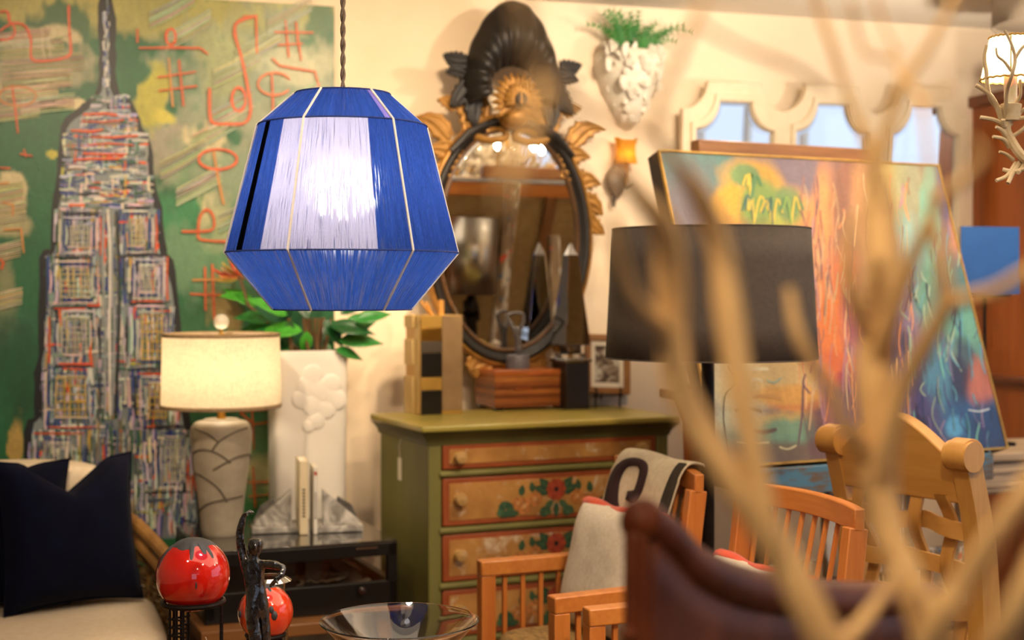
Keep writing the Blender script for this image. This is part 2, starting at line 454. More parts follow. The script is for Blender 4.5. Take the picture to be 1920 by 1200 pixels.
# ------------------------------------------------------------------ the green skyscraper painting
def green_painting():
    off = .05
    s_r, z_t = on_wall(627, 12, off)
    t = thing('skyscraper_painting', 'huge green canvas painting of a skyscraper covered in orange scrawled symbols', 'painting', room(s_r, 0, 0), WA)
    x0, x1, z0, z1 = -1.78, 0.0, .42, z_t
    def tl(px, py):
        a, b = on_wall(px, py, off); return a - s_r, b
    def topx(x, z):
        p = room(s_r + x, off, z); return 960 + p.x / p.y * F, HZ - (z - CH) / p.y * F
    G1, G2, GR, CR, OL, YE, BR = C('#1e6038'), C('#338250'), C('#8f9577'), C('#dccb9c'), C('#8a8a3c'), C('#c9bd45'), C('#b09055')
    B = [
        (300, 25, 420, 45, C('#a9a25a'), .9, .25), (60, 15, 160, 40, C('#b5ab5c'), .8, .3), (120, 50, 60, 40, G1, .9, .2), (520, 40, 90, 50, C('#a8a765'), .8, .3),
        (500, 150, 190, 120, C('#8f9a80'), .85, .3), (420, 120, 50, 60, C('#9aa06a'), .7, .3), (600, 60, 30, 60, G1, .8, .2), (560, 120, 70, 45, C('#c8c5a0'), .7, .3),
        (350, 280, 110, 80, C('#8c9478'), .9, .25), (310, 290, 40, 60, C('#9c9480'), .8, .2), (400, 330, 90, 60, C('#5c8a5c'), .7, .4), (395, 260, 40, 30, CR, .9, .25),
        (330, 400, 80, 40, G2, .9, .3), (400, 420, 35, 60, CR, .85, .2), (350, 480, 70, 60, C('#6e9270'), .7, .35), (285, 190, 28, 55, C('#b5ae3c'), .95, .2), (310, 220, 20, 14, YE, .9, .2),
        (70, 120, 80, 45, C('#c9bd98'), .75, .3), (25, 180, 60, 40, C('#bfae86'), .7, .35), (130, 195, 35, 12, CR, .95, .15), (100, 70, 40, 18, CR, .85, .2),
        (15, 360, 30, 40, CR, .9, .2), (10, 420, 40, 25, C('#b9ad80'), .8, .3), (98, 290, 14, 9, YE, .9, .15), (10, 560, 22, 70, C('#93906a'), .7, .3), (30, 620, 40, 40, C('#35654a'), .6, .3),
        (440, 330, 60, 60, C('#8d9a7e'), .7, .4), (480, 240, 60, 40, C('#93977c'), .8, .3), (420, 560, 30, 60, BR, .7, .2), (465, 540, 50, 30, C('#4f7f54'), .7, .4),
        (30, 830, 16, 40, C('#b5974f'), .95, .1), (490, 870, 35, 70, C('#c9bb80'), .75, .2), (480, 800, 30, 70, G2, .8, .3), (470, 950, 50, 40, C('#3e7d3c'), .7, .3),
        (430, 460, 80, 70, C('#5f8c62'), .6, .4), (40, 700, 60, 90, C('#174a2c'), .8, .4), (560, 250, 60, 60, C('#85926f'), .8, .3), (600, 330, 40, 70, C('#6f9168'), .8, .3),
        (-150, 200, 90, 90, C('#b8ad80'), .7, .3), (-250, 500, 120, 90, C('#8c9478'), .7, .3)]
    mb = MB(); blob_canvas(mb, x0, x1, z0, z1, .0075, topx, B, G1, -off, 9, 2, .85, .2)
    obj('painted_face', mb, M['paint'], t, smooth=0)
    obj('canvas_body', MB().box((x0 + x1) / 2, -off / 2, (z0 + z1) / 2, x1 - x0 - .001, off - .001, z1 - z0 - .001), M['cream'], t, label='pale canvas edge')
    S = Strokes(tl, -off - .0003)
    WH, LG, BL, DK, OR, YL, GN, BK, TN = C('#d9d4cc'), C('#8f9596'), C('#2b4286'), C('#22262c'), C('#dd5a24'), C('#c9a945'), C('#2c6040'), C('#0c0f10'), C('#8d7b5e')
    pal = [WH] * 10 + [LG] * 7 + [BL] * 6 + [DK] * 2 + [OR] * 2 + [YL] * 2 + [GN] * 2 + [TN] * 1 + [C('#b9b4c8')] * 5 + [C('#4a5a7c')] * 4 + [C('#5b6560')] * 4
    # silhouette
    outl = [(193, -5), (190, 60), (190, 120), (186, 170), (165, 195), (148, 210), (120, 240), (115, 330), (102, 395), (98, 470), (82, 485), (80, 640), (72, 700), (70, 780), (52, 810), (50, 1010)]
    outr = [(205, -5), (210, 60), (212, 130), (218, 175), (245, 195), (262, 240), (278, 270), (285, 340), (296, 390), (306, 470), (318, 490), (330, 570), (335, 680), (352, 800), (372, 870), (376, 1010)]
    S.poly(outl + outr[::-1], C('#7f8a8c'))
    for pts in (outl, outr):
        S.curve([(x + RND.uniform(-1, 1), y) for x, y in pts], 13, BK, 3, .4)
    for k in range(46):   # the mast
        y = RND.uniform(0, 185); S.line([(199 + RND.uniform(-6, 6), y), (199 + RND.uniform(-7, 7), y + RND.uniform(8, 22))], RND.uniform(3, 6), RND.choice([WH, BL, LG, BL, DK, WH, C('#a9b2c9')]), .3)
    tiers = [(180, 215, 170, 243, 1), (215, 255, 150, 258, 1), (250, 330, 117, 278, 1), (330, 392, 112, 288, 1), (392, 480, 103, 298, 0), (480, 575, 86, 314, 0), (575, 690, 84, 328, 0), (690, 805, 76, 340, 0), (805, 1005, 54, 366, 0)]
    for y0, y1, xl, xr, hor in tiers:
        for k in range(int((xr - xl) * (y1 - y0) / (70 if hor else 95))):
            x, y = RND.uniform(xl, xr), RND.uniform(y0, y1); c = RND.choice(pal); cv = tuple(min(1, q * RND.uniform(.7, 1.15)) for q in c)
            if RND.random() < (.8 if hor else .18): L = RND.uniform(10, 46); pts = [(max(xl, x - L / 2), y), (x, y + RND.uniform(-3, 3)), (min(xr, x + L / 2), y + RND.uniform(-3, 3))]
            else: L = RND.uniform(10, 60); pts = [(x, max(y0, y - L / 2)), (x + RND.uniform(-3, 3), y), (x + RND.uniform(-3, 3), min(y1, y + L / 2))]
            S.line(pts, RND.uniform(2.4, 6.5), cv, .4)
    for y in (215, 228, 245, 257, 272, 288, 300):   # orange courses near the top
        xa = RND.uniform(128, 170); S.line([(xa, y), (xa + 40, y + RND.uniform(-3, 3)), (xa + RND.uniform(60, 95), y + RND.uniform(-3, 3))], RND.uniform(3, 5.5), OR, .4)
    boxes = [(107, 402, 188, 480), (222, 390, 292, 478), (88, 484, 190, 574), (236, 480, 314, 566), (92, 578, 186, 682), (240, 568, 328, 690), (80, 688, 184, 800), (256, 700, 334, 800), (60, 812, 160, 1000), (190, 815, 250, 1005), (285, 800, 362, 920)]
    for xa, ya, xb, yb in boxes:
        for ins, c, wd in ((-2, DK, 4), (0, OR, 4.2), (6, WH, 4), (12, BL, 3), (17, WH, 3), (23, LG, 2)):
            for seg in ([(xa + ins, ya + ins), (xb - ins, ya + ins)], [(xa + ins, ya + ins), (xa + ins, yb - ins)], [(xb - ins, ya + ins), (xb - ins, yb - ins)], [(xa + ins, yb - ins), (xb - ins, yb - ins)]):
                if RND.random() < (.45 if c is OR else .75):
                    (p, q), (r, u) = seg; t0 = RND.uniform(0, .25); t1 = RND.uniform(.7, 1)
                    S.line([(p + (r - p) * t0, q + (u - q) * t0), ((p + r) / 2 + RND.uniform(-2, 2), (q + u) / 2 + RND.uniform(-2, 2)), (p + (r - p) * t1, q + (u - q) * t1)], wd * RND.uniform(.7, 1.2), tuple(v * RND.uniform(.75, 1.1) for v in c), .35)
        gx0, gx1, gy0, gy1 = xa + 26, xb - 24, ya + 22, yb - 18
        if gx1 - gx0 > 12:
            cg = RND.choice([C('#c9b988'), YL, C('#b9b39a')])
            for k in range(5):
                x = gx0 + (gx1 - gx0) * k / 4 + RND.uniform(-2, 2); S.line([(x, gy0), (x + RND.uniform(-2, 2), gy1)], 2.6, cg, .3)
            for k in range(6):
                y = gy0 + (gy1 - gy0) * k / 5 + RND.uniform(-2, 2); S.line([(gx0 - 3, y), (gx1 + 3, y + RND.uniform(-3, 3))], 2.4, cg, .3)
    for x in (195, 203, 211, 219):   # the centre shaft
        S.curve([(x, 395), (x + RND.uniform(-4, 4), 500), (x + RND.uniform(-5, 5), 640), (x + RND.uniform(-5, 5), 780)], 5, RND.choice([LG, C('#70807a'), DK, WH]), 4)
    for k in range(26):
        x = RND.uniform(170, 250); y = RND.uniform(780, 960); S.line([(x, y), (x + RND.uniform(-6, 6), y + RND.uniform(40, 110))], RND.uniform(3, 7), RND.choice([WH, LG, OR, GN, C('#5c6a80'), TN]), .3)
    # dry brush patches
    for cx, cy, L, k in ((60, 90, 120, 7), (70, 150, 130, 7), (40, 75, 110, 6), (80, 120, 150, 8), (30, 210, 90, 6), (90, 195, 100, 4), (15, 470, 50, 5), (20, 560, 45, 6), (20, 400, 60, 5), (60, 170, 100, 5), (20, 360, 50, 5)):
        S.hatch([(cx - L / 2, cy + 6), (cx, cy), (cx + L / 2, cy - 5)], 26, C('#c4b78e'), k + 3, 1.3)
    for cx, cy in ((350, 60), (480, 90), (320, 20), (540, 30), (400, 250), (340, 300), (500, 330), (440, 130), (430, 210), (560, 190), (370, 350), (590, 250), (450, 400)):
        S.hatch([(cx - 40, cy + 20), (cx, cy), (cx + 45, cy - 26)], 30, C('#aeb08c'), 6, 1.2)
    # orange scrawl
    Z = lambda pts, k=.5, ox=0, oy=0: [(x * k + ox, y * k + oy) for x, y in pts]
    w = 5.2
    for ln in ([(632, 218), (640, 310), (648, 403)], [(670, 225), (688, 400)], [(590, 292), (735, 270)], [(592, 342), (738, 324)], [(515, 110), (515, 162)], [(520, 182), (640, 180), (750, 182), (780, 205)],
               [(768, 1000), (770, 1165)], [(795, 990), (803, 1200)], [(720, 1050), (855, 1048)], [(712, 1102), (858, 1108)], [(45, 320), (58, 410), (68, 500)], [(800, 565), (815, 660), (838, 768)],
               [(75, 578), (122, 586)], [(90, 560), (98, 590)], [(0, 690), (36, 686)], [(10, 760), (50, 770), (48, 810)], [(15, 862), (80, 858), (90, 950)], [(0, 970), (14, 985), (6, 1010)], [(0, 630), (40, 632)]):
        S.line(Z(ln), w, C('#cf5b26') if RND.random() < .7 else C('#c98a45'), .2)
    for ln in ([(158, 105), (160, 160), (165, 218)], [(178, 98), (190, 215)], [(128, 152), (200, 142), (270, 128)], [(125, 182), (205, 178)]):
        S.line(Z(ln), 3.5, C('#cfc09a'), .25)
    S.ell(320, 70, 9, 15, 5, OR); S.ell(447, 187, 13, 22, 5, OR); S.ell(408, 299, 36, 19, 5, OR); S.ell(33, 181, 35, 18, 4, C('#c9803f'))
    S.curve(Z([(955, 62), (890, 85), (880, 130), (905, 220), (930, 340), (938, 420), (915, 462), (850, 466), (800, 462), (786, 430), (785, 330)]), 6.5, C('#d25e28'))
    S.curve(Z([(680, 868), (740, 868), (796, 860), (800, 815), (776, 786), (750, 812), (742, 880), (760, 900), (860, 906)]), 5, C('#d25e28'))
    S.curve(Z([(0, 48), (28, 46), (38, 85), (60, 88), (95, 100), (116, 150), (120, 222), (180, 230), (250, 215), (266, 190), (260, 110), (258, 20)]), 5, OR)
    S.curve(Z([(0, 120), (25, 100), (50, 95), (55, 130), (30, 150), (0, 150)]), 4, OR)
    k = 1 / 3.6375
    for ln in ([(490, 140), (500, 260), (512, 395)], [(560, 150), (575, 280), (598, 418)], [(412, 222), (680, 226)], [(440, 310), (608, 300)], [(395, 500), (402, 640), (405, 790)], [(400, 400), (450, 450), (560, 470), (690, 490), (718, 600)], [(200, 115), (290, 108), (295, 370)]):
        S.line(Z(ln, k, 400), 4.6, C('#d9622a'), .2)
    S.ell(400 + 415 * k, 575 * k, 31, 21, 4.5, C('#d9703a'), .5, 5.9)
    k = 1 / 2.554
    for ln in ([(435, 545), (500, 600), (575, 590)], [(490, 530), (495, 620), (500, 720)], [(495, 800), (500, 900), (505, 1000)], [(470, 877), (570, 875)], [(475, 945), (570, 935)], [(430, 540), (575, 530)]):
        S.line(Z(ln, k, 280, 560), 4.6, C('#cf6428'), .2)
    obj('brush_strokes', S.mb, M['paint'], t, smooth=0, kind='stuff')
green_painting()

# ------------------------------------------------------------------ the abstract painting on the easel
EZ = dict(o=Vector((.58, 4.1, .882)), yaw=math.radians(26.8), lean=math.radians(18.4), w=1.133, h=.993)
def easel_painting():
    t = thing('abstract_painting', 'abstract canvas of draped figures in orange, teal and violet with thin gold edge', 'painting', EZ['o'], EZ['yaw'])
    t.rotation_euler = (-EZ['lean'], 0, EZ['yaw'])
    t.rotation_mode = 'XYZ'
    Mt = Matrix.Translation(EZ['o']) @ Matrix.Rotation(EZ['yaw'], 4, 'Z') @ Matrix.Rotation(-EZ['lean'], 4, 'X'); Mi = Mt.inverted()
    W, H = EZ['w'], EZ['h']
    cl = Mi @ Vector((0, 0, CH))
    def tl(px, py):
        d = (Mi.to_3x3() @ P(px, py, 1.0) - Mi.to_3x3() @ Vector((0, 0, CH))); k = -cl.y / d.y
        q = cl + d * k; return q.x, q.z
    def topx(x, z):
        p = Mt @ Vector((x, 0, z)); return 960 + p.x / p.y * F, HZ - (p.z - CH) / p.y * F
    c = C
    B = [(1300, 330, 110, 60, c('#4f7f7c'), .9, .4), (1280, 400, 60, 90, c('#6d6670'), .9, .4), (1470, 340, 90, 60, c('#7a6a78'), .9, .4), (1400, 350, 60, 45, c('#d9a544'), .95, .25), (1360, 390, 40, 40, c('#e0aa3c'), .9, .2),
         (1480, 400, 45, 45, c('#d9a05a'), .9, .3), (1440, 400, 50, 35, c('#a9b04a'), .95, .25), (1410, 385, 34, 42, c('#7c9c50'), .95, .2), (1385, 335, 28, 22, c('#5f8f5c'), .9, .2), (1470, 385, 26, 30, c('#5f8c58'), .8, .25),
         (1535, 420, 26, 110, c('#e79a5c'), .95, .25), (1520, 560, 24, 120, c('#e9a878'), .9, .3), (1585, 400, 40, 110, c('#8a5a44'), .9, .3), (1620, 400, 30, 120, c('#b98a5c'), .85, .3), (1660, 380, 30, 100, c('#b9a45c'), .85, .3),
         (1700, 380, 35, 100, c('#a4a684'), .8, .3), (1735, 420, 20, 110, c('#7ec2ae'), .95, .2), (1690, 480, 40, 70, c('#8fc0bc'), .85, .3), (1770, 360, 28, 70, c('#5a567e'), .9, .3), (1790, 440, 22, 60, c('#c98a6a'), .7, .3),
         (1570, 560, 40, 90, c('#d9764a'), .9, .3), (1545, 640, 40, 90, c('#e8803c'), .95, .25), (1600, 620, 30, 80, c('#a8566a'), .85, .3), (1640, 560, 40, 110, c('#a47a5c'), .8, .35), (1560, 690, 55, 32, c('#e2723c'), .95, .2), (1590, 715, 30, 18, c('#b84a42'), .9, .2),
         (1650, 700, 60, 90, c('#6a4a7a'), .8, .4), (1700, 620, 55, 90, c('#7a6a8c'), .85, .3), (1740, 560, 40, 70, c('#5f8f7c'), .9, .25), (1790, 560, 40, 80, c('#3f7a80'), .85, .3), (1800, 640, 45, 70, c('#6aa898'), .85, .3), (1690, 690, 40, 60, c('#3d3350'), .85, .3),
         (1740, 700, 60, 60, c('#54486e'), .85, .3), (1770, 760, 70, 90, c('#33587e'), .9, .35), (1750, 720, 26, 80, c('#4f86a4'), .85, .2), (1810, 800, 60, 60, c('#2f5f96'), .9, .3), (1830, 720, 30, 40, c('#c0705c'), .85, .25), (1850, 810, 40, 50, c('#25406e'), .9, .3), (1790, 700, 18, 60, c('#2c2a48'), .8, .3),
         (1700, 790, 60, 60, c('#4d3f78'), .85, .3), (1780, 805, 20, 26, c('#5aa4d4'), .9, .2),
         (1380, 560, 110, 120, c('#9a6a48'), .85, .35), (1460, 560, 60, 90, c('#c78c54'), .8, .3), (1370, 720, 50, 60, c('#d9cfa8'), .95, .2), (1400, 730, 60, 40, c('#dccf9c'), .9, .25), (1460, 720, 70, 50, c('#d9b878'), .9, .3), (1490, 755, 60, 24, c('#d98a3c'), .9, .2), (1470, 745, 70, 18, c('#e0a850'), .9, .2),
         (1380, 810, 60, 50, c('#cfd8b8'), .9, .25), (1470, 800, 70, 26, c('#d9b45c'), .85, .25), (1470, 815, 70, 32, c('#6f9a80'), .95, .2), (1380, 850, 60, 40, c('#5d8f86'), .85, .25), (1470, 850, 110, 22, c('#6c5a48'), .9, .3), (1560, 810, 60, 70, c('#6a4048'), .9, .3), (1545, 790, 14, 60, c('#8f5a58'), .9, .2), (1590, 800, 30, 60, c('#4c3a6c'), .85, .3), (1620, 850, 60, 40, c('#5c4456'), .85, .3), (1760, 845, 90, 24, c('#2c3f66'), .85, .3)]
    mb = MB(); blob_canvas(mb, .008, W - .008, .008, H - .008, .0075, topx, B, C('#7a6468'), -.024, 6, 11, rag=.4, mottle=.2)
    obj('painted_face', mb, M['paint'], t, smooth=0)
    rc = lambda g: [(g, g), (W - g, g), (W - g, H - g), (g, H - g)]
    obj('canvas_wrap', MB().ring_prism(rc(.0005), rc(.004), -.0155, .042), mat('dark_canvas_edge', '#4a3a2c', '#33271d', 8, rough=.7), t)
    obj('canvas_back', MB().box(W / 2, -.012, H / 2, W - .008, .006, H - .008), mat('raw_canvas', '#b09468', '#96794e', 60, rough=.9), t)
    obj('stretcher', MB().ring_prism(rc(.0045), rc(.065), -.008, .040), M['beechx'], t, bevel=.002)
    obj('stretcher_bar', MB().box(W / 2, .012, H / 2, .05, .02, H - .13), M['oak'], t, bevel=.002)
    gold = mat('thin_gilt_strip', '#d9b060', '#a87c34', 20, rough=.4, metal=.5)
    for nm, b in (('edge_strip', (W / 2, -.022, .003, W, .012, .006)), ('edge_strip', (W / 2, -.022, H - .003, W, .012, .006)), ('edge_strip', (.003, -.022, H / 2, .006, .012, H)), ('edge_strip', (W - .003, -.022, H / 2, .006, .012, H))):
        obj(nm, MB().box(*b), gold, t, bevel=.001)
    S = Strokes(tl, -.0245)
    # drapery, vase outline, small marks
    for k in range(150):
        x, y = RND.uniform(1490, 1700), RND.uniform(330, 720); L = RND.uniform(30, 120); b = RND.choice(['#e9a06c', '#d98a5a', '#8a5a4a', '#c9a878', '#f0c090', '#a06a5c', '#b98a9a', '#6a4a58', '#d9b890'])
        S.curve([(x, y), (x + RND.uniform(-6, 6), y + L / 2), (x + RND.uniform(-10, 10), y + L)], RND.uniform(2, 6), C(b), 3)
    for k in range(130):
        x, y = RND.uniform(1680, 1860), RND.uniform(420, 830)
        if x > 1755 + (y - 308) * .22: continue
        L = RND.uniform(20, 80); b = RND.choice(['#7cc0b0', '#5a8aa0', '#2c3a5c', '#46407a', '#8a7aa0', '#5fa0b8', '#3a6f70', '#a4b8a0', '#2a2440'])
        S.curve([(x, y), (x + RND.uniform(-8, 8), y + L / 2), (x + RND.uniform(-4, 14), y + L)], RND.uniform(2, 6), C(b), 3)
    for k in range(8):
        x, y = RND.uniform(1360, 1480), RND.uniform(690, 850); L = RND.uniform(20, 60); b = RND.choice(['#e0d4a8', '#cfae6c', '#7a6a50', '#9ab09a', '#c9944c', '#5a4a40'])
        S.curve([(x, y), (x + L / 2, y + RND.uniform(-6, 6)), (x + L, y + RND.uniform(-8, 8))], RND.uniform(4, 10), C(b), 3)
    for cx, cy, r in ((1405, 395, 30), (1440, 400, 26), (1475, 395, 24), (1400, 350, 20)):
        for k in range(5):
            a = RND.uniform(-2.4, -.7); S.curve([(cx, cy + 30), (cx + r * .6 * math.cos(a), cy + r * math.sin(a)), (cx + r * 1.3 * math.cos(a), cy + r * .2)], RND.uniform(5, 9), C(RND.choice(['#4f8050', '#8aa84c', '#d9c04c', '#3f6a58', '#c9b44c'])), 4)
    S.curve([(1358, 690), (1366, 705), (1380, 712), (1366, 730), (1352, 745), (1348, 790), (1356, 860)], 3, C('#3c3a30'))
    S.curve([(1805, 772), (1825, 775), (1845, 770)], 4, C('#c9d4e0'))
    S.line([(1392, 845), (1396, 834), (1400, 846), (1404, 838)], 1.6, C('#4c4a40'))
    for x, y in ((1556, 826), (1566, 838)): S.ell(x, y, 5, 5, 5, C('#a8664c'))
    obj('brush_strokes', S.mb, M['paint'], t, smooth=0, kind='stuff')
    # ---- the easel that carries it
    e = thing('studio_easel', 'paint-spattered wooden studio easel behind the abstract painting', 'easel', (EZ['o'].x, EZ['o'].y, 0), EZ['yaw'])
    sp = NT('spattered_wood'); v = sp.coords(); g = sp.noise(sp.coords((6, 6, .7)), 3, 5); d1 = sp.noise(v, 26, 2); d2 = sp.noise(sp.coords((3, 3, .5)), 9, 3)
    base = sp.ramp(g, [(.35, C('#5b4634')), (.65, C('#9a8468'))])
    base = sp.mixc(sp.ramp(d2, [(.54, (0, 0, 0)), (.6, (1, 1, 1))]), base, C('#cfc8bd')); base = sp.mixc(sp.ramp(d1, [(.66, (0, 0, 0)), (.69, (1, 1, 1))]), base, C('#2f5f86'))
    base = sp.mixc(sp.ramp(sp.noise(v, 17, 1), [(.7, (0, 0, 0)), (.72, (1, 1, 1))]), base, C('#c0482c'))
    sp.set(Base_Color=base, Roughness=.6); sp = sp.m
    tl_ = math.tan(EZ['lean']); zb = EZ['o'].z
    for x in (.33, .80):
        obj('upright', MB().bar((x, .42 * 0 + .06 - (zb) * tl_ * .0, 0), (x, .10 + (.93) * tl_ + .02, zb + .93), .06, .035, (0, 1, 0)), sp, e, bevel=.003)
    obj('tray', MB().box(.5, -.02, zb - .028, .95, .16, .045), sp, e, bevel=.004, label='paint-crusted easel tray')
    obj('tray_lip', MB().box(.5, -.105, zb - .03, .95, .022, .08), mat('blue_smeared_wood', '#4f7f9a', '#6d5a48', 14, (1, 1, 4), rough=.55, spread=.1), e, bevel=.003)
    obj('front_board', MB().box(.55, .0, zb - .2, .30, .03, .29), sp, e, bevel=.003)
    obj('cross_rail', MB().box(.56, .03, zb - .33, .9, .05, .06), sp, e, bevel=.004)
    obj('cross_rail', MB().box(.56, .05, .12, .9, .06, .06), sp, e, bevel=.004)
    obj('top_bar', MB().bar((.20, .39, zb + .972), (.93, .39, zb + .972), .05, .055), M['oakx'], e, bevel=.006, label='plain brown top bar')
    for x in (.1, 1.0): obj('foot', MB().box(x, .12, .03, .07, .75, .06), sp, e, bevel=.006)
    obj('rear_leg', MB().bar((.56, .62, 0), (.56, .36, zb + .7), .05, .03, (0, 1, 0)), sp, e, bevel=.003)
easel_painting()
# ------------------------------------------------------------------ blue thread pendant lamp
def thread_mat(name, col, gap=.5, dens=260, trans=.55, tint=(1, 1, 1), var=.55):
    """wound yarn: fine vertical strands with slits where the bulb shows through"""
    t = NT(name)
    tc = t.n('ShaderNodeTexCoord'); sp = t.n('ShaderNodeSeparateXYZ'); t.l(tc.outputs['Object'], sp.inputs[0])
    at = t.n('ShaderNodeMath', operation='ARCTAN2'); t.l(sp.outputs[1], at.inputs[0]); t.l(sp.outputs[0], at.inputs[1])
    cb = t.n('ShaderNodeCombineXYZ'); t.l(at.outputs[0], cb.inputs[0]); t.l(sp.outputs[2], cb.inputs[1])
    mp = t.n('ShaderNodeMapping'); mp.inputs['Scale'].default_value = (dens / 3.0, 9, 1); t.l(cb.outputs[0], mp.inputs[0])
    strand = t.noise(mp.outputs[0], 1.0, 3, .6)
    mp2 = t.n('ShaderNodeMapping'); mp2.inputs['Scale'].default_value = (dens / 2.2, 14, 1); mp2.inputs['Location'].default_value = (7, 3, 0); t.l(cb.outputs[0], mp2.inputs[0])
    slit = t.noise(mp2.outputs[0], 1.0, 2, .5)
    c = t.ramp(strand, [(.3, tuple(x * (1 - var) for x in col)), (.7, col)])
    d = t.n('ShaderNodeBsdfDiffuse'); tr = t.n('ShaderNodeBsdfTranslucent'); tp = t.n('ShaderNodeBsdfRefraction'); tp.inputs['IOR'].default_value = 1.22; tp.inputs['Roughness'].default_value = .6
    t.l(c, d.inputs[0]); t.l(t.mixc(1.0, c, tint, 'MULTIPLY'), tr.inputs[0])
    m1 = t.n('ShaderNodeMixShader'); m1.inputs[0].default_value = trans; t.l(d.outputs[0], m1.inputs[1]); t.l(tr.outputs[0], m1.inputs[2])
    m2 = t.n('ShaderNodeMixShader'); t.l(t.ramp(slit, [(gap, (0, 0, 0)), (gap + .08, (.75, .75, .75))]), m2.inputs[0]); t.l(m1.outputs[0], m2.inputs[1]); t.l(tp.outputs[0], m2.inputs[2])
    b = t.n('ShaderNodeBump'); b.inputs['Strength'].default_value = .5; b.inputs['Distance'].default_value = .002; t.l(strand, b.inputs['Height'])
    t.l(b.outputs[0], d.inputs['Normal'])
    t.l(m2.outputs[0], t.out.inputs[0]); return t.m

def pendant():
    D = 2.77; q = D / F; cx = (643 - 960) * q
    t = thing('pendant_lamp', 'blue thread-wound pendant lamp with a white panel and thin white ribs', 'lamp', (cx, D, CH - 35 * q))
    z = [0, (580 - 474) * q, (580 - 237) * q, (580 - 177) * q]; r = [.1325, .2245, .1625, .0915]
    blue = thread_mat('blue_yarn', C('#2a4590'), .56, 280, .55, (1.0, 1.0, 1.0)); blue_lo = thread_mat('blue_yarn_lower', C('#2f509e'), .50, 280, .6)
    pale = thread_mat('pale_lilac_yarn', C('#b5b2c8'), .56, 280, .55, (.95, .95, 1), .3); lil = thread_mat('lavender_yarn', C('#8577c4'), .8, 280, .35); blk = thread_mat('black_yarn', C('#08080c'), .9, 280, .05)
    A = lambda deg: math.radians(deg - 90)     # 0 degrees faces the camera, positive to the right
    def panel(name, m, a0, a1, i, inset=0.0, n=None):
        n = n or max(2, int((a1 - a0) / 4)); mb = MB()
        def fn(u, v):
            a = A(a0 + (a1 - a0) * u); rr = r[i] + (r[i + 1] - r[i]) * v - inset
            return (rr * math.cos(a), rr * math.sin(a), z[i] + (z[i + 1] - z[i]) * v)
        mb.grid(fn, n, 4); obj(name, mb, m, t, smooth=60)
    panel('lower_band', blue_lo, -180, 180, 0, n=72)
    for a0, a1, m, nm in ((-180, -55, blue, 'blue_panel'), (-55, -49, blk, 'black_stripe'), (-49, -35, blue, 'blue_panel'), (-35, 23, pale, 'white_panel'), (23, 180, blue, 'blue_panel')):
        panel(nm, m, a0, a1, 1)
    for a0, a1, m, nm in ((-180, 36, blue, 'blue_top_panel'), (36, 40, lil, 'lavender_stripe'), (40, 180, blue, 'blue_top_panel')):
        panel(nm, m, a0, a1, 2)
    rib = mat('white_rib_tape', '#f3eee6', '#e4dccf', 40, rough=.7)
    for k in range(6):
        a = A(-19 + 60 * k)
        pts = [((r[i] + .0025) * math.cos(a), (r[i] + .0025) * math.sin(a), z[i]) for i in range(4)]
        obj('rib', MB().tube(pts, .0024, 6), rib, t)
    bw = mat('dark_blue_binding', '#223a86', '#182a66', 60, rough=.8)
    for i in (0, 1, 2, 3):
        obj('hoop', MB().tube([((r[i] + .0005) * math.cos(2 * PI * k / 64), (r[i] + .0005) * math.sin(2 * PI * k / 64), z[i]) for k in range(64)], .0018, 6, closed=True), bw, t)
    obj('socket', MB().lathe([(.001, .36), (.018, .355), (.02, .30), (.016, .285), (.001, .28)], 16), M['brass'], t)
    b = obj('bulb', MB().ball((0, 0, .225), .04, 20, 12, sz=1.15), emis('pendant_bulb', (1, .95, .92), 75), t)
    obj('spider', MB().tube([(-r[3], 0, z[3]), (0, 0, z[3] - .012), (r[3], 0, z[3])], .0018, 6).tube([(0, -r[3], z[3]), (0, 0, z[3] - .012), (0, r[3], z[3])], .0018, 6), M['brass'], t)
    zc = CZ - (CH - 35 * q)
    cord = mat('braided_cord', '#8a7866', '#5a4a3c', 60, rough=.8)
    for ph in (0, PI):
        pts = [(.0028 * math.cos(ph + k * .9), .0028 * math.sin(ph + k * .9), z[3] - .02 + (zc - z[3] + .02) * k / 90) for k in range(91)]
        obj('cord_strand', MB().tube(pts, .0030, 6), cord, t)
    obj('ceiling_rose', MB().lathe([(.001, zc - .03), (.05, zc - .028), (.055, zc), (.001, zc)], 24), M['ceiling'], t)
pendant()

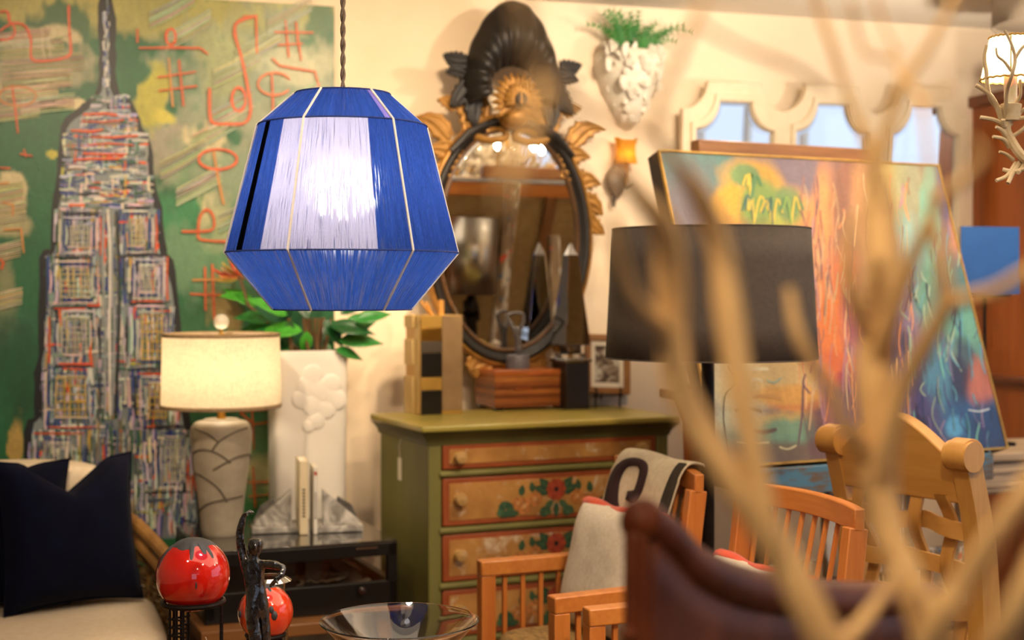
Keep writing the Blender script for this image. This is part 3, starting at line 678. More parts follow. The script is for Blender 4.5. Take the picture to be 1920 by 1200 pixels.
# ------------------------------------------------------------------ wooden bench + glass-topped display case + what stands on it
CA = math.radians(22); CO = Vector((-.36, 4.47, 0))      # front right corner of the case
def case_pt(x, y, z):                                     # x to the left of the corner is negative, y back
    return CO + Vector((x * math.cos(CA) - y * math.sin(CA), x * math.sin(CA) + y * math.cos(CA), z))
CTOP = .62
def display_case():
    W, Dp, zb = .60, .56, .40
    t = thing('display_case', 'black wooden display case with a glass top and front beside the dresser', 'display case', CO, CA)
    B = M['black']
    obj('glass_top', MB().box(-W / 2, Dp / 2, CTOP - .006, W - .004, Dp - .004, .008), mat('smoked_glass_top', '#2c2a26', '#24221f', 4, rough=.06, Specular_IOR_Level=.8, Coat_Weight=.6), t, bevel=.001, label='dark reflective glass top')
    for nm, b in (('top_rail', (-W / 2, .012, CTOP - .03, W, .024, .04)), ('top_rail', (-W / 2, Dp - .012, CTOP - .03, W, .024, .04)), ('top_rail', (-.012, Dp / 2, CTOP - .03, .024, Dp, .04)), ('top_rail', (-W + .012, Dp / 2, CTOP - .03, .024, Dp, .04)),
                  ('post', (-.015, .015, (zb + CTOP) / 2, .03, .03, CTOP - zb - .02)), ('post', (-W + .015, .015, (zb + CTOP) / 2, .03, .03, CTOP - zb - .02)), ('post', (-.015, Dp - .015, (zb + CTOP) / 2, .03, .03, CTOP - zb - .02)), ('post', (-W + .015, Dp - .015, (zb + CTOP) / 2, .03, .03, CTOP - zb - .02)),
                  ('bottom_rail', (-W / 2, .014, zb + .045, W, .028, .09)), ('tray_floor', (-W / 2, Dp / 2, zb + .05, W - .03, Dp - .03, .02)), ('side_panel', (-W + .006, Dp / 2, zb + .09, .012, Dp - .03, .18)), ('back_panel', (-W / 2, Dp - .006, zb + .09, W - .03, .012, .18)), ('side_rail', (-.014, Dp / 2, zb + .045, .028, Dp - .06, .09))):
        obj(nm, MB().box(*b), B, t, bevel=.002)
    obj('front_pane', MB().box(-W / 2, .010, zb + .135, W - .06, .003, .09), M['pane'], t)
    obj('side_pane', MB().box(-.010, Dp / 2, zb + .135, .003, Dp - .06, .09), M['pane'], t)
    k = MB().lathe([(.001, 0), (.006, 0), (.005, .008), (.011, .014), (.011, .02), (.001, .024)], 16); k.xf(Matrix.Translation((-.12, 0, zb + .07)) @ Matrix.Rotation(PI / 2, 4, 'X'))
    obj('knob', k, mat('dark_knob', '#3a2018', '#22110c', 20, rough=.3), t)
    k = MB().box(-.1, -.001, CTOP - .022, .07, .004, .006); obj('lock_plate', k, mat('steel_plate', '#b9b9b9', '#909090', 10, rough=.25, metal=1), t)
    # silver and lace inside
    sil = mat('tarnished_silver', '#b8ad9c', '#7e7466', 40, rough=.4, metal=.6)
    z = zb + .062
    lace = MB()
    def doily(u, v):
        a = 2 * PI * u; rr = .09 * v * (1 + .06 * math.sin(14 * a) * v); return (-.2 + rr * math.cos(a), .2 + rr * .8 * math.sin(a), z + .004 + .012 * v * (1 + .4 * math.sin(14 * a)))
    lace.grid(doily, 56, 6, cu=True)
    tag(obj('lace_doily', lace, mat('lace', '#b8a88c', '#8a7a62', 60, rough=.9), None, CO, CA, solid=.002), 'scalloped lace doily lying inside the display case', 'doily')
    for i, (x, y, r) in enumerate(((-.10, .12, .5), (-.14, .3, -.4), (-.3, .12, .9))):
        s = MB().tube([(-.05, 0, .004), (-.01, 0, .004), (.03, 0, .006)], [.004, .003, .004], 8).ball((.048, 0, .007), .017, 14, 8, sy=.65, sz=.35)
        s.xf(Matrix.Translation((x, y, z)) @ Matrix.Rotation(r, 4, 'Z'))
        tag(obj('silver_spoon', s, sil, None, CO, CA), ('short silver spoon by the front pane of the display case', 'silver spoon near the right side pane of the display case', 'silver spoon at the far end of the display case')[i], 'spoon', 'silver spoons in the case')
    b = thing('wooden_bench', 'low dark wooden bench carrying the black display case', 'bench', CO, CA)
    obj('bench_top', MB().box(-W / 2 - .0, Dp / 2 - .03, zb - .02, W + .05, Dp + .10, .038), M['oakx'], b, bevel=.004)
    for x in (-W + .04, -.04):
        for y in (.04, Dp - .06): obj('leg', MB().box(x, y, (zb - .04) / 2, .05, .05, zb - .04), M['oak'], b, bevel=.003)
display_case()

def table_lamp():
    base = P(415, 1000, 4.56); base.z = CTOP; q = 4.56 / F; cx = (415 - 960) * q
    t = thing('table_lamp', 'table lamp with a lit cream linen drum shade and grey leaf-carved stoneware base', 'lamp', (cx, 4.56, CTOP))
    Z = lambda y: CH - (y - HZ) * q - CTOP
    prof = [(.001, 0)] + [(r * q, Z(y)) for r, y in ((34, 1003), (36, 998), (38, 985), (44, 930), (52, 870), (56, 835), (57, 815), (55, 800), (48, 791), (34, 787), (32, 785))] + [(.001, Z(785))]
    def rad(z):
        for (r0, z0), (r1, z1) in zip(prof[1:], prof[2:]):
            if z0 <= z <= z1 and z1 > z0: return r0 + (r1 - r0) * (z - z0) / (z1 - z0)
        return prof[-2][0]
    st = mat('grey_stoneware', '#b3a894', '#928774', 14, rough=.55, bump=.12, bscale=90)
    obj('body', MB().lathe([prof[0]] + [tuple(p) for p in smooth_path(prof[1:-1], 4)] + [prof[-1]], 40), st, t)
    inc = mat('incised_line', '#6a5f50', '#4f463a', 20, rough=.8)
    # incised arcs
    def arc(pts):
        out = []
        for a, y in smooth_path(pts, 6):
            z = Z(y); r = rad(z) + .0002; out.append((r * math.cos(math.radians(a - 90)), r * math.sin(math.radians(a - 90)), z))
        obj('carved_line', MB().tube(out, .0034, 6), inc, t)
    arcs = [[(-75, 880), (-60, 850), (-30, 838), (0, 842), (30, 862)], [(-5, 875), (20, 862), (45, 852), (75, 850)], [(-80, 885), (-40, 885), (0, 905), (25, 935)], [(-60, 955), (-20, 938), (30, 930), (70, 928)],
            [(-5, 838), (10, 820), (40, 805), (70, 800)], [(5, 822), (-15, 808), (-50, 800)], [(80, 850), (110, 870), (140, 900)], [(90, 800), (130, 830), (170, 850)], [(-80, 800), (-110, 830), (-150, 850)], [(-90, 900), (-130, 930), (-170, 940)]]
    for a_ in arcs: arc(a_)
    obj('brass_neck', MB().lathe([(.001, Z(787)), (.017, Z(786)), (.013, Z(780)), (.0125, Z(745)), (.018, Z(742)), (.001, Z(741))], 20), M['brass'], t)
    # shade
    zt, zb_, rt, rb = Z(628), Z(760), 108 * q, 111 * q
    sh = shade_mat('cream_linen_shade', '#f6ecd8', .62, sc=(220, 220, 60), tint='#fff6e6')
    obj('shade', MB().grid(lambda u, v: ((rb + (rt - rb) * v) * math.cos(2 * PI * u), (rb + (rt - rb) * v) * math.sin(2 * PI * u), zb_ + (zt - zb_) * v), 64, 6, cu=True), sh, t)
    trim = mat('taupe_trim', '#a98f6c', '#8a7252', 60, rough=.85)
    for z_, r_ in ((zt, rt), (zb_, rb)):
        obj('trim_band', MB().lathe([(r_ + .001, z_ - .006), (r_ + .002, z_ - .004), (r_ + .002, z_ + .004), (r_, z_ + .006), (r_ - .0015, z_)], 64), trim, t)
    obj('bulb', MB().ball((0, 0, zb_ + .12), .034, 16, 10, sz=1.2), emis('table_bulb', (1, .80, .56), 55), t)
    obj('harp', MB().tube([(.0, 0, Z(745)), (.05, 0, Z(735)), (.06, 0, Z(690)), (.03, 0, Z(640)), (0, 0, Z(630)), (-.03, 0, Z(640)), (-.06, 0, Z(690)), (-.05, 0, Z(735)), (0, 0, Z(745))], .0025, 6), M['brass'], t)
    obj('spider', MB().tube([(-rt, 0, zt), (rt, 0, zt)], .002, 6).tube([(0, -rt, zt), (0, rt, zt)], .002, 6), M['brass'], t)
    obj('finial_stem', MB().lathe([(.001, zt), (.009, zt), (.004, zt + .012), (.005, zt + .02), (.001, zt + .022)], 12), M['brass'], t)
    fb = NT('frosted_ball'); fb.set(Base_Color=C('#efe6d2'), Roughness=.35, Transmission_Weight=.25, Subsurface_Weight=.2)
    obj('finial', MB().ball((0, 0, Z(603)), 14.5 * q, 20, 14), fb.m, t, label='frosted ball finial')
table_lamp()

def planter():
    D = 4.93; q = D / F; cx = (576 - 960) * q
    t = thing('white_planter', 'tall white rectangular vase with a raised cloud-tree relief behind the bookends', 'vase', (cx, D, CTOP), CA)
    Hh = .575; hw, hd = .131, .085
    def sec(k, z):
        f = k / 40 * 2 * PI; c, s_ = math.cos(f), math.sin(f); e = .36
        tp = 1 - .06 * (1 - z / Hh)
        rr = 1 - .03 * max(0, (z - Hh + .03) / .03) ** 2
        return (math.copysign(abs(c) ** e, c) * hw * tp * rr, math.copysign(abs(s_) ** e, s_) * hd * tp * rr, z)
    zs = [0, .006, .02, .1, .25, .4, .5, .55, .565, .575]
    mb = MB(); n = 40
    mb.v = [sec(k, z) for z in zs for k in range(n)]
    mb.f = [(i * n + k, i * n + (k + 1) % n, (i + 1) * n + (k + 1) % n, (i + 1) * n + k) for i in range(len(zs) - 1) for k in range(n)] + [tuple(range(n - 1, -1, -1))]
    # inner lip and soil recess
    o = len(mb.v); mb.v += [(x * .90, y * .86, z) for x, y, z in [sec(k, Hh) for k in range(n)]] + [(x * .88, y * .84, Hh - .06) for x, y, z in [sec(k, Hh) for k in range(n)]]
    b = (len(zs) - 1) * n
    mb.f += [(b + k, b + (k + 1) % n, o + (k + 1) % n, o + k) for k in range(n)] + [(o + k, o + (k + 1) % n, o + n + (k + 1) % n, o + n + k) for k in range(n)] + [tuple(o + n + k for k in range(n))]
    mb.c = [None] * len(mb.f)
    obj('body', mb, M['white'], t, smooth=50)
    # relief: puffs of cloud on a thin trunk
    Zp = lambda y: CH - (y - HZ) * q - CTOP
    Xp = lambda x: (x - 576) * q / math.cos(CA)
    def disc(x, y, r, h):
        m = MB(); c = Vector((Xp(x), -hd * .99, Zp(y)))
        m.grid(lambda u, v: (c.x + r * q * math.sin(v * PI / 2) * math.cos(2 * PI * u), c.y - h * math.cos(v * PI / 2), c.z + r * q * math.sin(v * PI / 2) * math.sin(2 * PI * u)), 20, 5, cu=True, flip=True)
        obj('cloud_puff', m, M['white'], t, smooth=180)
    for x, y, r in ((608, 718, 17), (618, 748, 17), (590, 730, 20), (565, 722, 18), (575, 700, 18), (600, 765, 16), (575, 757, 18), (582, 785, 15), (568, 795, 11), (605, 740, 15), (555, 745, 16)):
        disc(x, y, r * 1.12, .0045)
    obj('relief_trunk', MB().tube([(Xp(558), -hd * .985, Zp(870)), (Xp(559), -hd * .99, Zp(830)), (Xp(566), -hd * .99, Zp(790))], [.0025, .0025, .003], 8), M['white'], t)
    # plant
    p = thing('potted_plant', 'leafy green plant with an orange-pink bloom growing from the white vase', 'plant', (cx, D, CTOP + Hh - .06), CA)
    obj('moss', MB().grid(lambda u, v: (hw * .84 * v * math.cos(2 * PI * u), hd * .8 * v * math.sin(2 * PI * u), .028 - .012 * v + .004 * math.sin(9 * u * PI)), 24, 4, cu=True), mat('moss', '#5a4028', '#2f2417', 60, rough=1, bump=.8, bscale=120), p)
    stem_m = mat('plant_stem', '#7a5a34', '#4f3a20', 30, (1, 1, .2), rough=.6)
    leaf_m = mat('glossy_leaf', '#2f8a34', '#135022', 10, rough=.32, bump=.1, bscale=60, Subsurface_Weight=.1)
    leaf_b = mat('bright_leaf', '#5cb83a', '#2f8a2c', 10, rough=.35)
    leaf_g = mat('dark_leaf', '#1c5a2a', '#0d3316', 10, rough=.3)
    L = MB()
    def lf(u, v):
        w_ = math.sin(PI * min(1, v * 1.02) ** .8) * .30 * (1 - .15 * v); x = (u - .5) * 2
        return (x * w_, -abs(x) * w_ * .22 + .08 * math.sin(v * PI), v) if False else (x * w_ * .5, v, abs(x) * w_ * .14 - .25 * v * v)
    L.grid(lf, 6, 10)
    protos = []
    for m_ in (leaf_m, leaf_b, leaf_g):
        me = obj('leaf', L, m_, p, smooth=180, solid=.01); protos.append(me)
    for pr in protos: pr.hide_render = False
    first = [True, True, True]
    def place(loc, yaw, pitch, size, kind, wid=1.0):
        pr = protos[kind]
        if first[kind]: o = pr; first[kind] = False
        else: o = inst(pr, p)
        o.location = loc; o.rotation_euler = (pitch, RND.uniform(-.4, .4), yaw); o.scale = (size * wid, size, size)
    q2 = q
    def loc_px(px, py, dy=0.0):
        w_ = P(px, py, D) - Vector((cx, D, CTOP + Hh - .06)); c, s_ = math.cos(-CA), math.sin(-CA)
        return Vector((w_.x * c - w_.y * s_, w_.x * s_ + w_.y * c + dy, w_.z))
    for k in range(15):
        x0 = RND.uniform(-.07, .07); y0 = RND.uniform(-.03, .03); x1 = x0 * 1.3 + RND.uniform(-.03, .03)
        obj('stem', MB().tube([(x0, y0, .02), ((x0 + x1) / 2, y0, .09), (x1, y0 - .01, .17)], [.007, .006, .004], 8), stem_m, p)
    # leaves: (pixel of base, direction yaw in the picture plane, size)
    spots = [(560, 620, 180, .13, 1), (520, 610, 195, .12, 0), (550, 640, 200, .12, 2), (500, 600, 170, .10, 0), (600, 630, 20, .13, 0), (640, 620, 25, .13, 0), (630, 640, 0, .12, 0), (610, 610, -10, .12, 2), (575, 600, 100, .12, 2),
             (590, 640, -40, .10, 0), (545, 655, 220, .10, 1), (530, 590, 150, .12, 1), (480, 575, 140, .10, 1), (510, 560, 100, .12, 0), (560, 570, 90, .13, 2), (600, 570, 70, .13, 2), (640, 590, 40, .12, 2), (660, 600, 15, .10, 0), (620, 655, -20, .09, 0), (570, 620, -90, .08, 1),
             (600, 600, -60, .09, 2), (540, 600, 260, .09, 2), (650, 570, 60, .10, 0), (500, 540, 120, .11, 2), (470, 560, 170, .08, 1), (615, 540, 90, .13, 0), (560, 530, 95, .13, 0), (530, 630, 185, .13, 0), (585, 655, 60, .08, 2), (500, 620, 200, .09, 2)]
    for px, py, deg, sz, kd in spots:
        a = math.radians(deg); l0 = loc_px(px, py, RND.uniform(-.07, .05))
        o = protos[kd] if first[kd] else inst(protos[kd], p); first[kd] = False
        # leaf runs along local +y; aim it along (cos a, 0, sin a) tilted to the viewer
        d = Vector((math.cos(a), RND.uniform(-.5, .3), math.sin(a) * .8 + .1)).normalized()
        nrm = Vector((RND.uniform(-.3, .3), -.7, .6)); x = d.cross(nrm).normalized(); n2 = x.cross(d)
        o.matrix_local = Matrix.Translation(l0) @ Matrix(((x.x, d.x, n2.x), (x.y, d.y, n2.y), (x.z, d.z, n2.z))).to_4x4() @ Matrix.Diagonal((sz * 2.0, sz * 1.3, sz * 1.3, 1))
    # bloom
    bc = loc_px(446, 518, -.03)
    pet = MB().grid(lambda u, v: ((u - .5) * .5 * math.sin(PI * min(1, v * .96 + .04)), v, .18 * v * v - .2 * abs(u - .5)), 4, 6)
    for i, col in enumerate(('#f0a25c', '#f4b98a', '#e8604a', '#e8c060')):
        pm = mat('petal_%d' % i, col, None, 20, rough=.5, Subsurface_Weight=.1)
        for k in range(7):
            a = RND.uniform(0, 2 * PI); el = RND.uniform(-.3, 1.2); d = Vector((math.cos(a) * math.cos(el), math.sin(a) * math.cos(el), math.sin(el) * 1.2)); d.normalize()
            x = d.cross(Vector((.1, .2, 1))).normalized(); n2 = x.cross(d); sz = RND.uniform(.05, .085)
            o = obj('petal', pet, pm, p, smooth=180) if k == 0 else inst(o, p)
            o.matrix_local = Matrix.Translation(bc + d * .01) @ Matrix(((x.x, d.x, n2.x), (x.y, d.y, n2.y), (x.z, d.z, n2.z))).to_4x4() @ Matrix.Scale(sz, 4)
    obj('bloom_stalk', MB().tube([bc, bc + Vector((.03, 0, -.10)), Vector((.0, 0, .03))], [.005, .006, .008], 8), stem_m, p)
planter()

def books_and_bookends():
    D0 = 4.63; q = D0 / F
    marb = mat('grey_white_marble', '#d9d4cb', '#8a857e', 12, rough=.25, spread=.12, warp=1.5); dk = mat('dark_grey_marble', '#6d6a64', '#4c4945', 14, rough=.2, spread=.2, warp=1.2)
    def bookend(px, sgn, lab):
        b = P(px, 1000, D0); t = thing('bookend', lab, 'bookend', (b.x, D0, CTOP), CA * .6, 'marble bookends')
        s = sgn
        obj('foot', MB().box(s * .055, 0, .010, .145, .10, .020), marb, t, bevel=.002)
        obj('triangle', MB().prism([(0, .02), (s * .12, .02), (s * .115, .035), (.0 * s, .135)][::s], -.022, .022), marb, t, bevel=.002)
        obj('dark_wedge', MB().prism([(s * .015, .02), (s * .125, .02), (s * .10, .075), (s * .055, .105)][::s], .023, .045), dk, t, bevel=.002)
    bookend(546, -1, 'marble triangle bookend left of the two pale books')
    bookend(604, 1, 'marble triangle bookend right of the two pale books')
    txt = mat('spine_print', '#4a4038', '#332b25', 20, rough=.8)
    def book(px, w_, h_, dp, lab, m, red):
        b = P(px, 1000, D0 - .01); t = thing('book', lab, 'book', (b.x, D0 - .01, CTOP), CA * .6, 'books on the display case')
        obj('pages', MB().box(0, .004, h_ / 2, w_ - .006, dp - .012, h_ - .008), M['paper'], t)
        obj('cover', MB().box(-w_ / 2 + .0015, 0, h_ / 2, .003, dp, h_).box(w_ / 2 - .0015, 0, h_ / 2, .003, dp, h_).box(0, -dp / 2 + .0015, h_ / 2, w_, .003, h_), m, t, bevel=.001)
        for k in range(9):     # title lettering: small upright marks along the spine
            obj('spine_letter', MB().box(0, -dp / 2 - .0006, h_ * (.25 + .045 * k), w_ * .32, .0008, h_ * .025), txt, t)
        if red: obj('red_mark', MB().box(0, -dp / 2 - .0006, h_ - .02, w_ * .6, .0008, .012), mat('red_print', '#c0482c', None, 20, rough=.7), t)
    book(566, .028, .235, .15, 'thicker cream book between the marble bookends', mat('cream_cover', '#e8d9b8', '#dcc9a2', 10, rough=.6), False)
    book(588, .014, .215, .14, 'slim white book with a red mark between the marble bookends', mat('white_cover', '#f0ebe2', '#e4ddd0', 10, rough=.6), True)
books_and_bookends()

# ------------------------------------------------------------------ rattan sofa with cushions
def pillow(mb, w_, h_, t_, pinch=.10, chop=0.0, n=22):
    """upright cushion standing on z=0, facing -y"""
    for sgn in (-1, 1):
        def fn(u, v):
            x, z = 2 * u - 1, 2 * v - 1
            e = 1 - pinch * (1 - abs(z) ** 2.0) * 1.0; f = 1 - pinch * (1 - abs(x) ** 2.0)
            th = t_ / 2 * ((1 - x ** 4) * (1 - z ** 4)) ** .5
            zz = h_ / 2 * z * f; c = chop * max(0, 1 - abs(x) * 1.6) * max(0, z) ** 1.5
            return (w_ / 2 * x * e, sgn * th * (1 + .06 * vnoise(x * 3, z * 3, w_ * 9)), h_ / 2 + zz - c)
        mb.grid(fn, n, n, flip=(sgn > 0))
    return mb

def sofa():
    A = math.radians(19); O = Vector((-1.21, 4.66, 0))
    t = thing('rattan_sofa', 'rattan sofa with cream linen seat and back under the green painting', 'sofa', O, A)
    W = 1.75
    def rounded(x0, x1, y0, y1, z0, z1, r):
        mb = MB(); cx, cy, cz, sx, sy, sz = (x0 + x1) / 2, (y0 + y1) / 2, (z0 + z1) / 2, (x1 - x0) / 2, (y1 - y0) / 2, (z1 - z0) / 2
        def se(u, v):
            a, b = 2 * PI * u, PI * (v - .5); e = .28
            f = lambda k: math.copysign(abs(k) ** e, k)
            return (cx + sx * f(math.cos(b)) * f(math.cos(a)), cy + sy * f(math.cos(b)) * f(math.sin(a)), cz + sz * f(math.sin(b)))
        return mb.grid(se, 48, 20, cu=True)
    obj('seat_cushion', rounded(-W, .02, -.82, -.12, .28, .46, .05), M['cream'], t, smooth=180)
    obj('back_cushion', rounded(-W, -.10, -.22, -.005, .42, .87, .05), M['cream'], t, smooth=180)
    rat = mat('rattan_pole', '#b98a4c', '#8a5f2c', 18, (1, 1, .4), rough=.4)
    arm = [(-.34, .02, .80), (-.18, .02, .74), (-.04, -.06, .66), (.03, -.25, .60), (.05, -.5, .585), (.04, -.72, .56), (.03, -.80, .46), (.03, -.82, .25), (.03, -.82, 0)]
    obj('arm_pole', MB().tube(smooth_path(arm, 6), .021, 10), rat, t)
    obj('arm_pole', MB().tube(smooth_path([(x * .95 - .012, y + .02, z - .045 if z > .5 else z) for x, y, z in arm[:6]], 6), .018, 10), rat, t)
    obj('back_pole', MB().tube([(-W, .02, .80), (-.34, .02, .80)], .02, 10), rat, t)
    wk = mat('woven_cane', '#8a6a3c', '#4f3a1c', 40, rough=.6)
    strands = MB()                                        # woven arm side: horizontal canes over uprights
    path = [np.array(p) for p in smooth_path(arm[:6], 6)]
    for j in range(16):
        pts = []
        for i, p in enumerate(path):
            z = .08 + (p[2] - .14) * j / 15; pts.append((p[0] - .005 + .006 * (1 if (i + j) % 2 else -1), p[1], z))
        strands.tube(pts, .011, 6)
    obj('woven_side', strands, wk, t, kind='stuff')
    for i in range(0, len(path), 4):
        p = path[i]; obj('cane_upright', MB().tube([(p[0] - .005, p[1], .02), (p[0] - .005, p[1], p[2])], .008, 6), rat, t)
    obj('front_rail', MB().tube([(-W, -.82, .27), (.03, -.82, .27)], .022, 10), rat, t)
    obj('seat_deck', MB().box(-W / 2, -.42, .265, W, .78, .02), rat, t)
    for x, y in ((-.02, .02), (-W, .02), (-W, -.80)): obj('leg', MB().tube([(x, y, 0), (x, y, .28)], .02, 10), rat, t)
    piping = lambda w_, h_: MB()
    # cushions lean against the back and each other
    def cushion(lab, px, py, D, yaw, lean, w_, h_, chop):
        b = P(px, py, D); b.z = .462
        c = thing('navy_cushion', lab, 'cushion', b, math.radians(yaw), 'navy cushions on the sofa')
        c.rotation_euler = (math.radians(-lean), 0, math.radians(yaw))
        obj('cover', pillow(MB(), w_, h_, .17, .09, chop), M['navy'], c, smooth=180)
        n = 24; pts = []
        for k in range(4 * n):
            s_, f = divmod(k, n); f = 2 * f / n - 1
            x, z = ((f, -1), (1, f), (-f, 1), (-1, -f))[s_]
            e = 1 - .09 * (1 - abs(z) ** 2); g = 1 - .09 * (1 - abs(x) ** 2)
            pts.append((w_ / 2 * x * e * 1.004, 0, h_ / 2 + h_ / 2 * z * g * 1.004 - chop * max(0, 1 - abs(x) * 1.6) * max(0, z) ** 1.5))
        obj('piping', MB().tube(pts, .004, 6, closed=True), M['navy'], c)
    cushion('navy velvet cushion with a chopped top nearest the rattan arm', 142, 1140, 4.22, 38, 12, .42, .445, .09)
    cushion('navy velvet cushion at the left edge behind the chopped one', -15, 1150, 4.20, 20, 10, .44, .43, .03)
sofa()

# ------------------------------------------------------------------ coffee table and the things on it
TZ = .58
def coffee_table():
    t = thing('coffee_table', 'dark wooden coffee table under the red orb, bronze dancer and glass bowl', 'table', (-.40, 2.72, 0), math.radians(6))
    obj('table_top', MB().box(0, 0, TZ - .0175, 1.02, .86, .035), M['oakx'], t, bevel=.005)
    obj('apron', MB().box(0, -.38, TZ - .07, .92, .02, .07).box(0, .38, TZ - .07, .92, .02, .07).box(-.46, 0, TZ - .07, .02, .76, .07).box(.46, 0, TZ - .07, .02, .76, .07), M['oakx'], t)
    for x in (-.46, .46):
        for y in (-.38, .38): obj('leg', MB().box(x, y, (TZ - .035) / 2, .055, .055, TZ - .035), M['oak'], t, bevel=.003)
coffee_table()

def orb_mat(name, col, c2):
    t = NT(name); v = t.coords(); f = t.noise(v, 9, 4)
    t.set(Base_Color=t.ramp(f, [(.35, C(c2)), (.6, C(col))]), Roughness=.07, Coat_Weight=1.0, Coat_Roughness=.03); return t.m

def drips(mb, R, seeds, capang=.55):
    """dark glaze poured over the top of a ball: a cap whose rim runs down in drips"""
    def fn(u, v):
        a = 2 * PI * u; lim = capang + .05 * math.sin(3 * a + 1) + .03 * math.sin(7 * a)
        for a0, l, w_ in seeds:
            d = (a - a0 + PI) % (2 * PI) - PI
            lim += l * math.exp(-(d / w_) ** 4)
        th = lim * v; r = R + .0016 * (1 - v ** 6)
        return (r * math.sin(th) * math.cos(a), r * math.sin(th) * math.sin(a), r * math.cos(th))
    mb.grid(fn, 220, 16, cu=True); return mb

def ring_stand(t, R, zt, legs=3, a0=-90, w_=.032):
    bm = M['blackmetal']
    obj('ring', MB().tube([(R * math.cos(2 * PI * k / 40), R * math.sin(2 * PI * k / 40), zt) for k in range(40)], .0055, 8, closed=True), bm, t)
    for i in range(legs):
        a = math.radians(a0 + 360 / legs * i); c = Vector((R * .93 * math.cos(a), R * .93 * math.sin(a), 0)); tx = Vector((-math.sin(a), math.cos(a), 0))
        nrod = MB()
        for j in (-1, 0, 1):
            nrod.tube([c + tx * (j * w_ / 2), c + tx * (j * w_ / 2) + Vector((0, 0, zt))], .0028, 6)
        obj('leg', nrod, bm, t)
        k = 0; z = .012
        while z < zt - .01:
            obj('rung', MB().tube([c - tx * (w_ * .62) + Vector((0, 0, z)), c + tx * (w_ * .62) + Vector((0, 0, z))], .0024, 6), bm, t); z += .0165
    obj('foot_ring', MB().tube([(R * .93 * math.cos(2 * PI * k / 40), R * .93 * math.sin(2 * PI * k / 40), .004) for k in range(40)], .004, 6, closed=True), bm, t)

def orbs():
    gl = mat('dark_glaze', '#4a4a4e', '#343438', 40, rough=.55, bump=.3, bscale=120, dist=.002)
    # the big one
    D = 2.90; q = D / F; cx = (362 - 960) * q; zt = CH - (1128 - HZ) * q
    s = thing('orb_stand', 'tall black iron lattice stand holding the larger red ball', 'stand', (cx, D, TZ)); ring_stand(s, 56 * q, zt - TZ, 3, -112)
    obj('price_tag', MB().box(.052, -.045, .075, .032, .001, .022, M=Matrix.Rotation(.5, 4, 'Y')), mat('kraft_tag', '#a9845a', '#8a683f', 30, rough=.8), s, label='kraft paper price tag')
    obj('tag_string', MB().tube([(.035, -.045, .125), (.045, -.047, .1), (.03, -.045, .09), (.012, -.045, .105)], .0008, 5), M['paper'], s)
    R = 68.5 * q; zc = zt + math.sqrt(max(0, R * R - (53 * q) ** 2)) * 1.0
    zc = CH - (1078 - HZ) * q
    b = thing('red_orb', 'large glossy red ceramic ball with dark dripping glaze on an iron stand', 'ornament', (cx, D, zc))
    obj('ball', MB().ball((0, 0, 0), R, 56, 36), orb_mat('red_glaze', '#d41f12', '#b81410'), b, smooth=180)
    A = lambda deg: math.radians(deg - 90)
    obj('glaze_drips', drips(MB(), R, [(A(-62), .75, .10), (A(10), .38, .09), (A(38), .30, .13), (A(52), .42, .09), (A(120), .5, .12), (A(200), .6, .1), (A(-20), .06, .2)], .58), gl, b, smooth=180)
    obj('glaze_fleck', MB().ball((R * math.sin(.3) * .985, -R * math.cos(.3) * .985, -.006), .004, 8, 6, sx=.5, sy=.4, sz=2.2), gl, b)
    # the small one
    D = 3.0; q = D / F; cx = (498 - 960) * q; R = 51.5 * q; zc = CH - (1148 - HZ) * q; zt = zc - R * .80
    s = thing('orb_stand', 'short black iron ring stand under the smaller orange ball', 'stand', (cx, D, TZ)); ring_stand(s, R * .66, zt - TZ, 3, -60, .024)
    b = thing('orange_orb', 'small glossy orange-red ceramic ball with dark flecks behind the bronze dancer', 'ornament', (cx, D, zc))
    obj('ball', MB().ball((0, 0, 0), R, 48, 30), orb_mat('orange_glaze', '#e8441a', '#d42a12'), b, smooth=180)
    obj('glaze_drips', drips(MB(), R, [(A(30), .25, .12), (A(-100), .4, .12), (A(150), .4, .1)], .38), gl, b, smooth=180)
    for a_, z_, k in ((22, .3, 1.2), (28, .08, 1.5), (-55, .05, 1.1)):
        v = Vector((math.sin(math.radians(a_)), -math.cos(math.radians(a_)), z_)).normalized() * R * .985
        obj('glaze_fleck', MB().ball(v, .0045 * k, 10, 8, sz=1.5), gl, b)
    # clear vase behind
    D = 3.08; q = D / F; cx = (494 - 960) * q; zr = CH - (1098 - HZ) * q - TZ
    prof = [(.001, .004), (.035, .004), (.042, .03), (.040, .09), (.034, .14), (.036, .19), (.049, zr), (.0465, zr), (.0335, .19), (.0315, .14), (.0375, .09), (.0395, .03), (.033, .010), (.001, .010)]
    o = obj('glass_vase', MB().lathe([(r, z) for r, z in prof], 40), M['glass'], None, (cx, D + .075, TZ - .004), smooth=60); tag(o, 'clear flared glass vase behind the bronze dancer', 'vase')
    # bowl
    D = 2.80; q = D / F; cx = (749 - 960) * q; zr = CH - (1163 - HZ) * q - TZ; R = 149 * q
    b = thing('glass_bowl', 'wide shallow clear glass bowl on a foot beside the armchair', 'bowl', (cx, D, TZ))
    zi = zr - .075
    outer = [(.001, zi - .004), (.03, zi - .004), (.07, zi + .006), (.115, zi + .035), (R - .004, zr - .004), (R, zr), (R - .003, zr + .002)]
    inner = [(R - .007, zr - .002), (.113, zi + .041), (.068, zi + .013), (.03, zi + .003), (.001, zi + .003)]
    obj('dish', MB().lathe(smooth_path(outer, 4) + smooth_path(inner, 4), 72), M['glass'], b, smooth=60)
    obj('foot', MB().lathe([(.001, 0), (.06, 0), (.062, .006), (.03, .014), (.014, .03), (.012, zi - .02), (.03, zi - .0045), (.001, zi - .0045)], 40), M['glass'], b, smooth=50)
orbs()

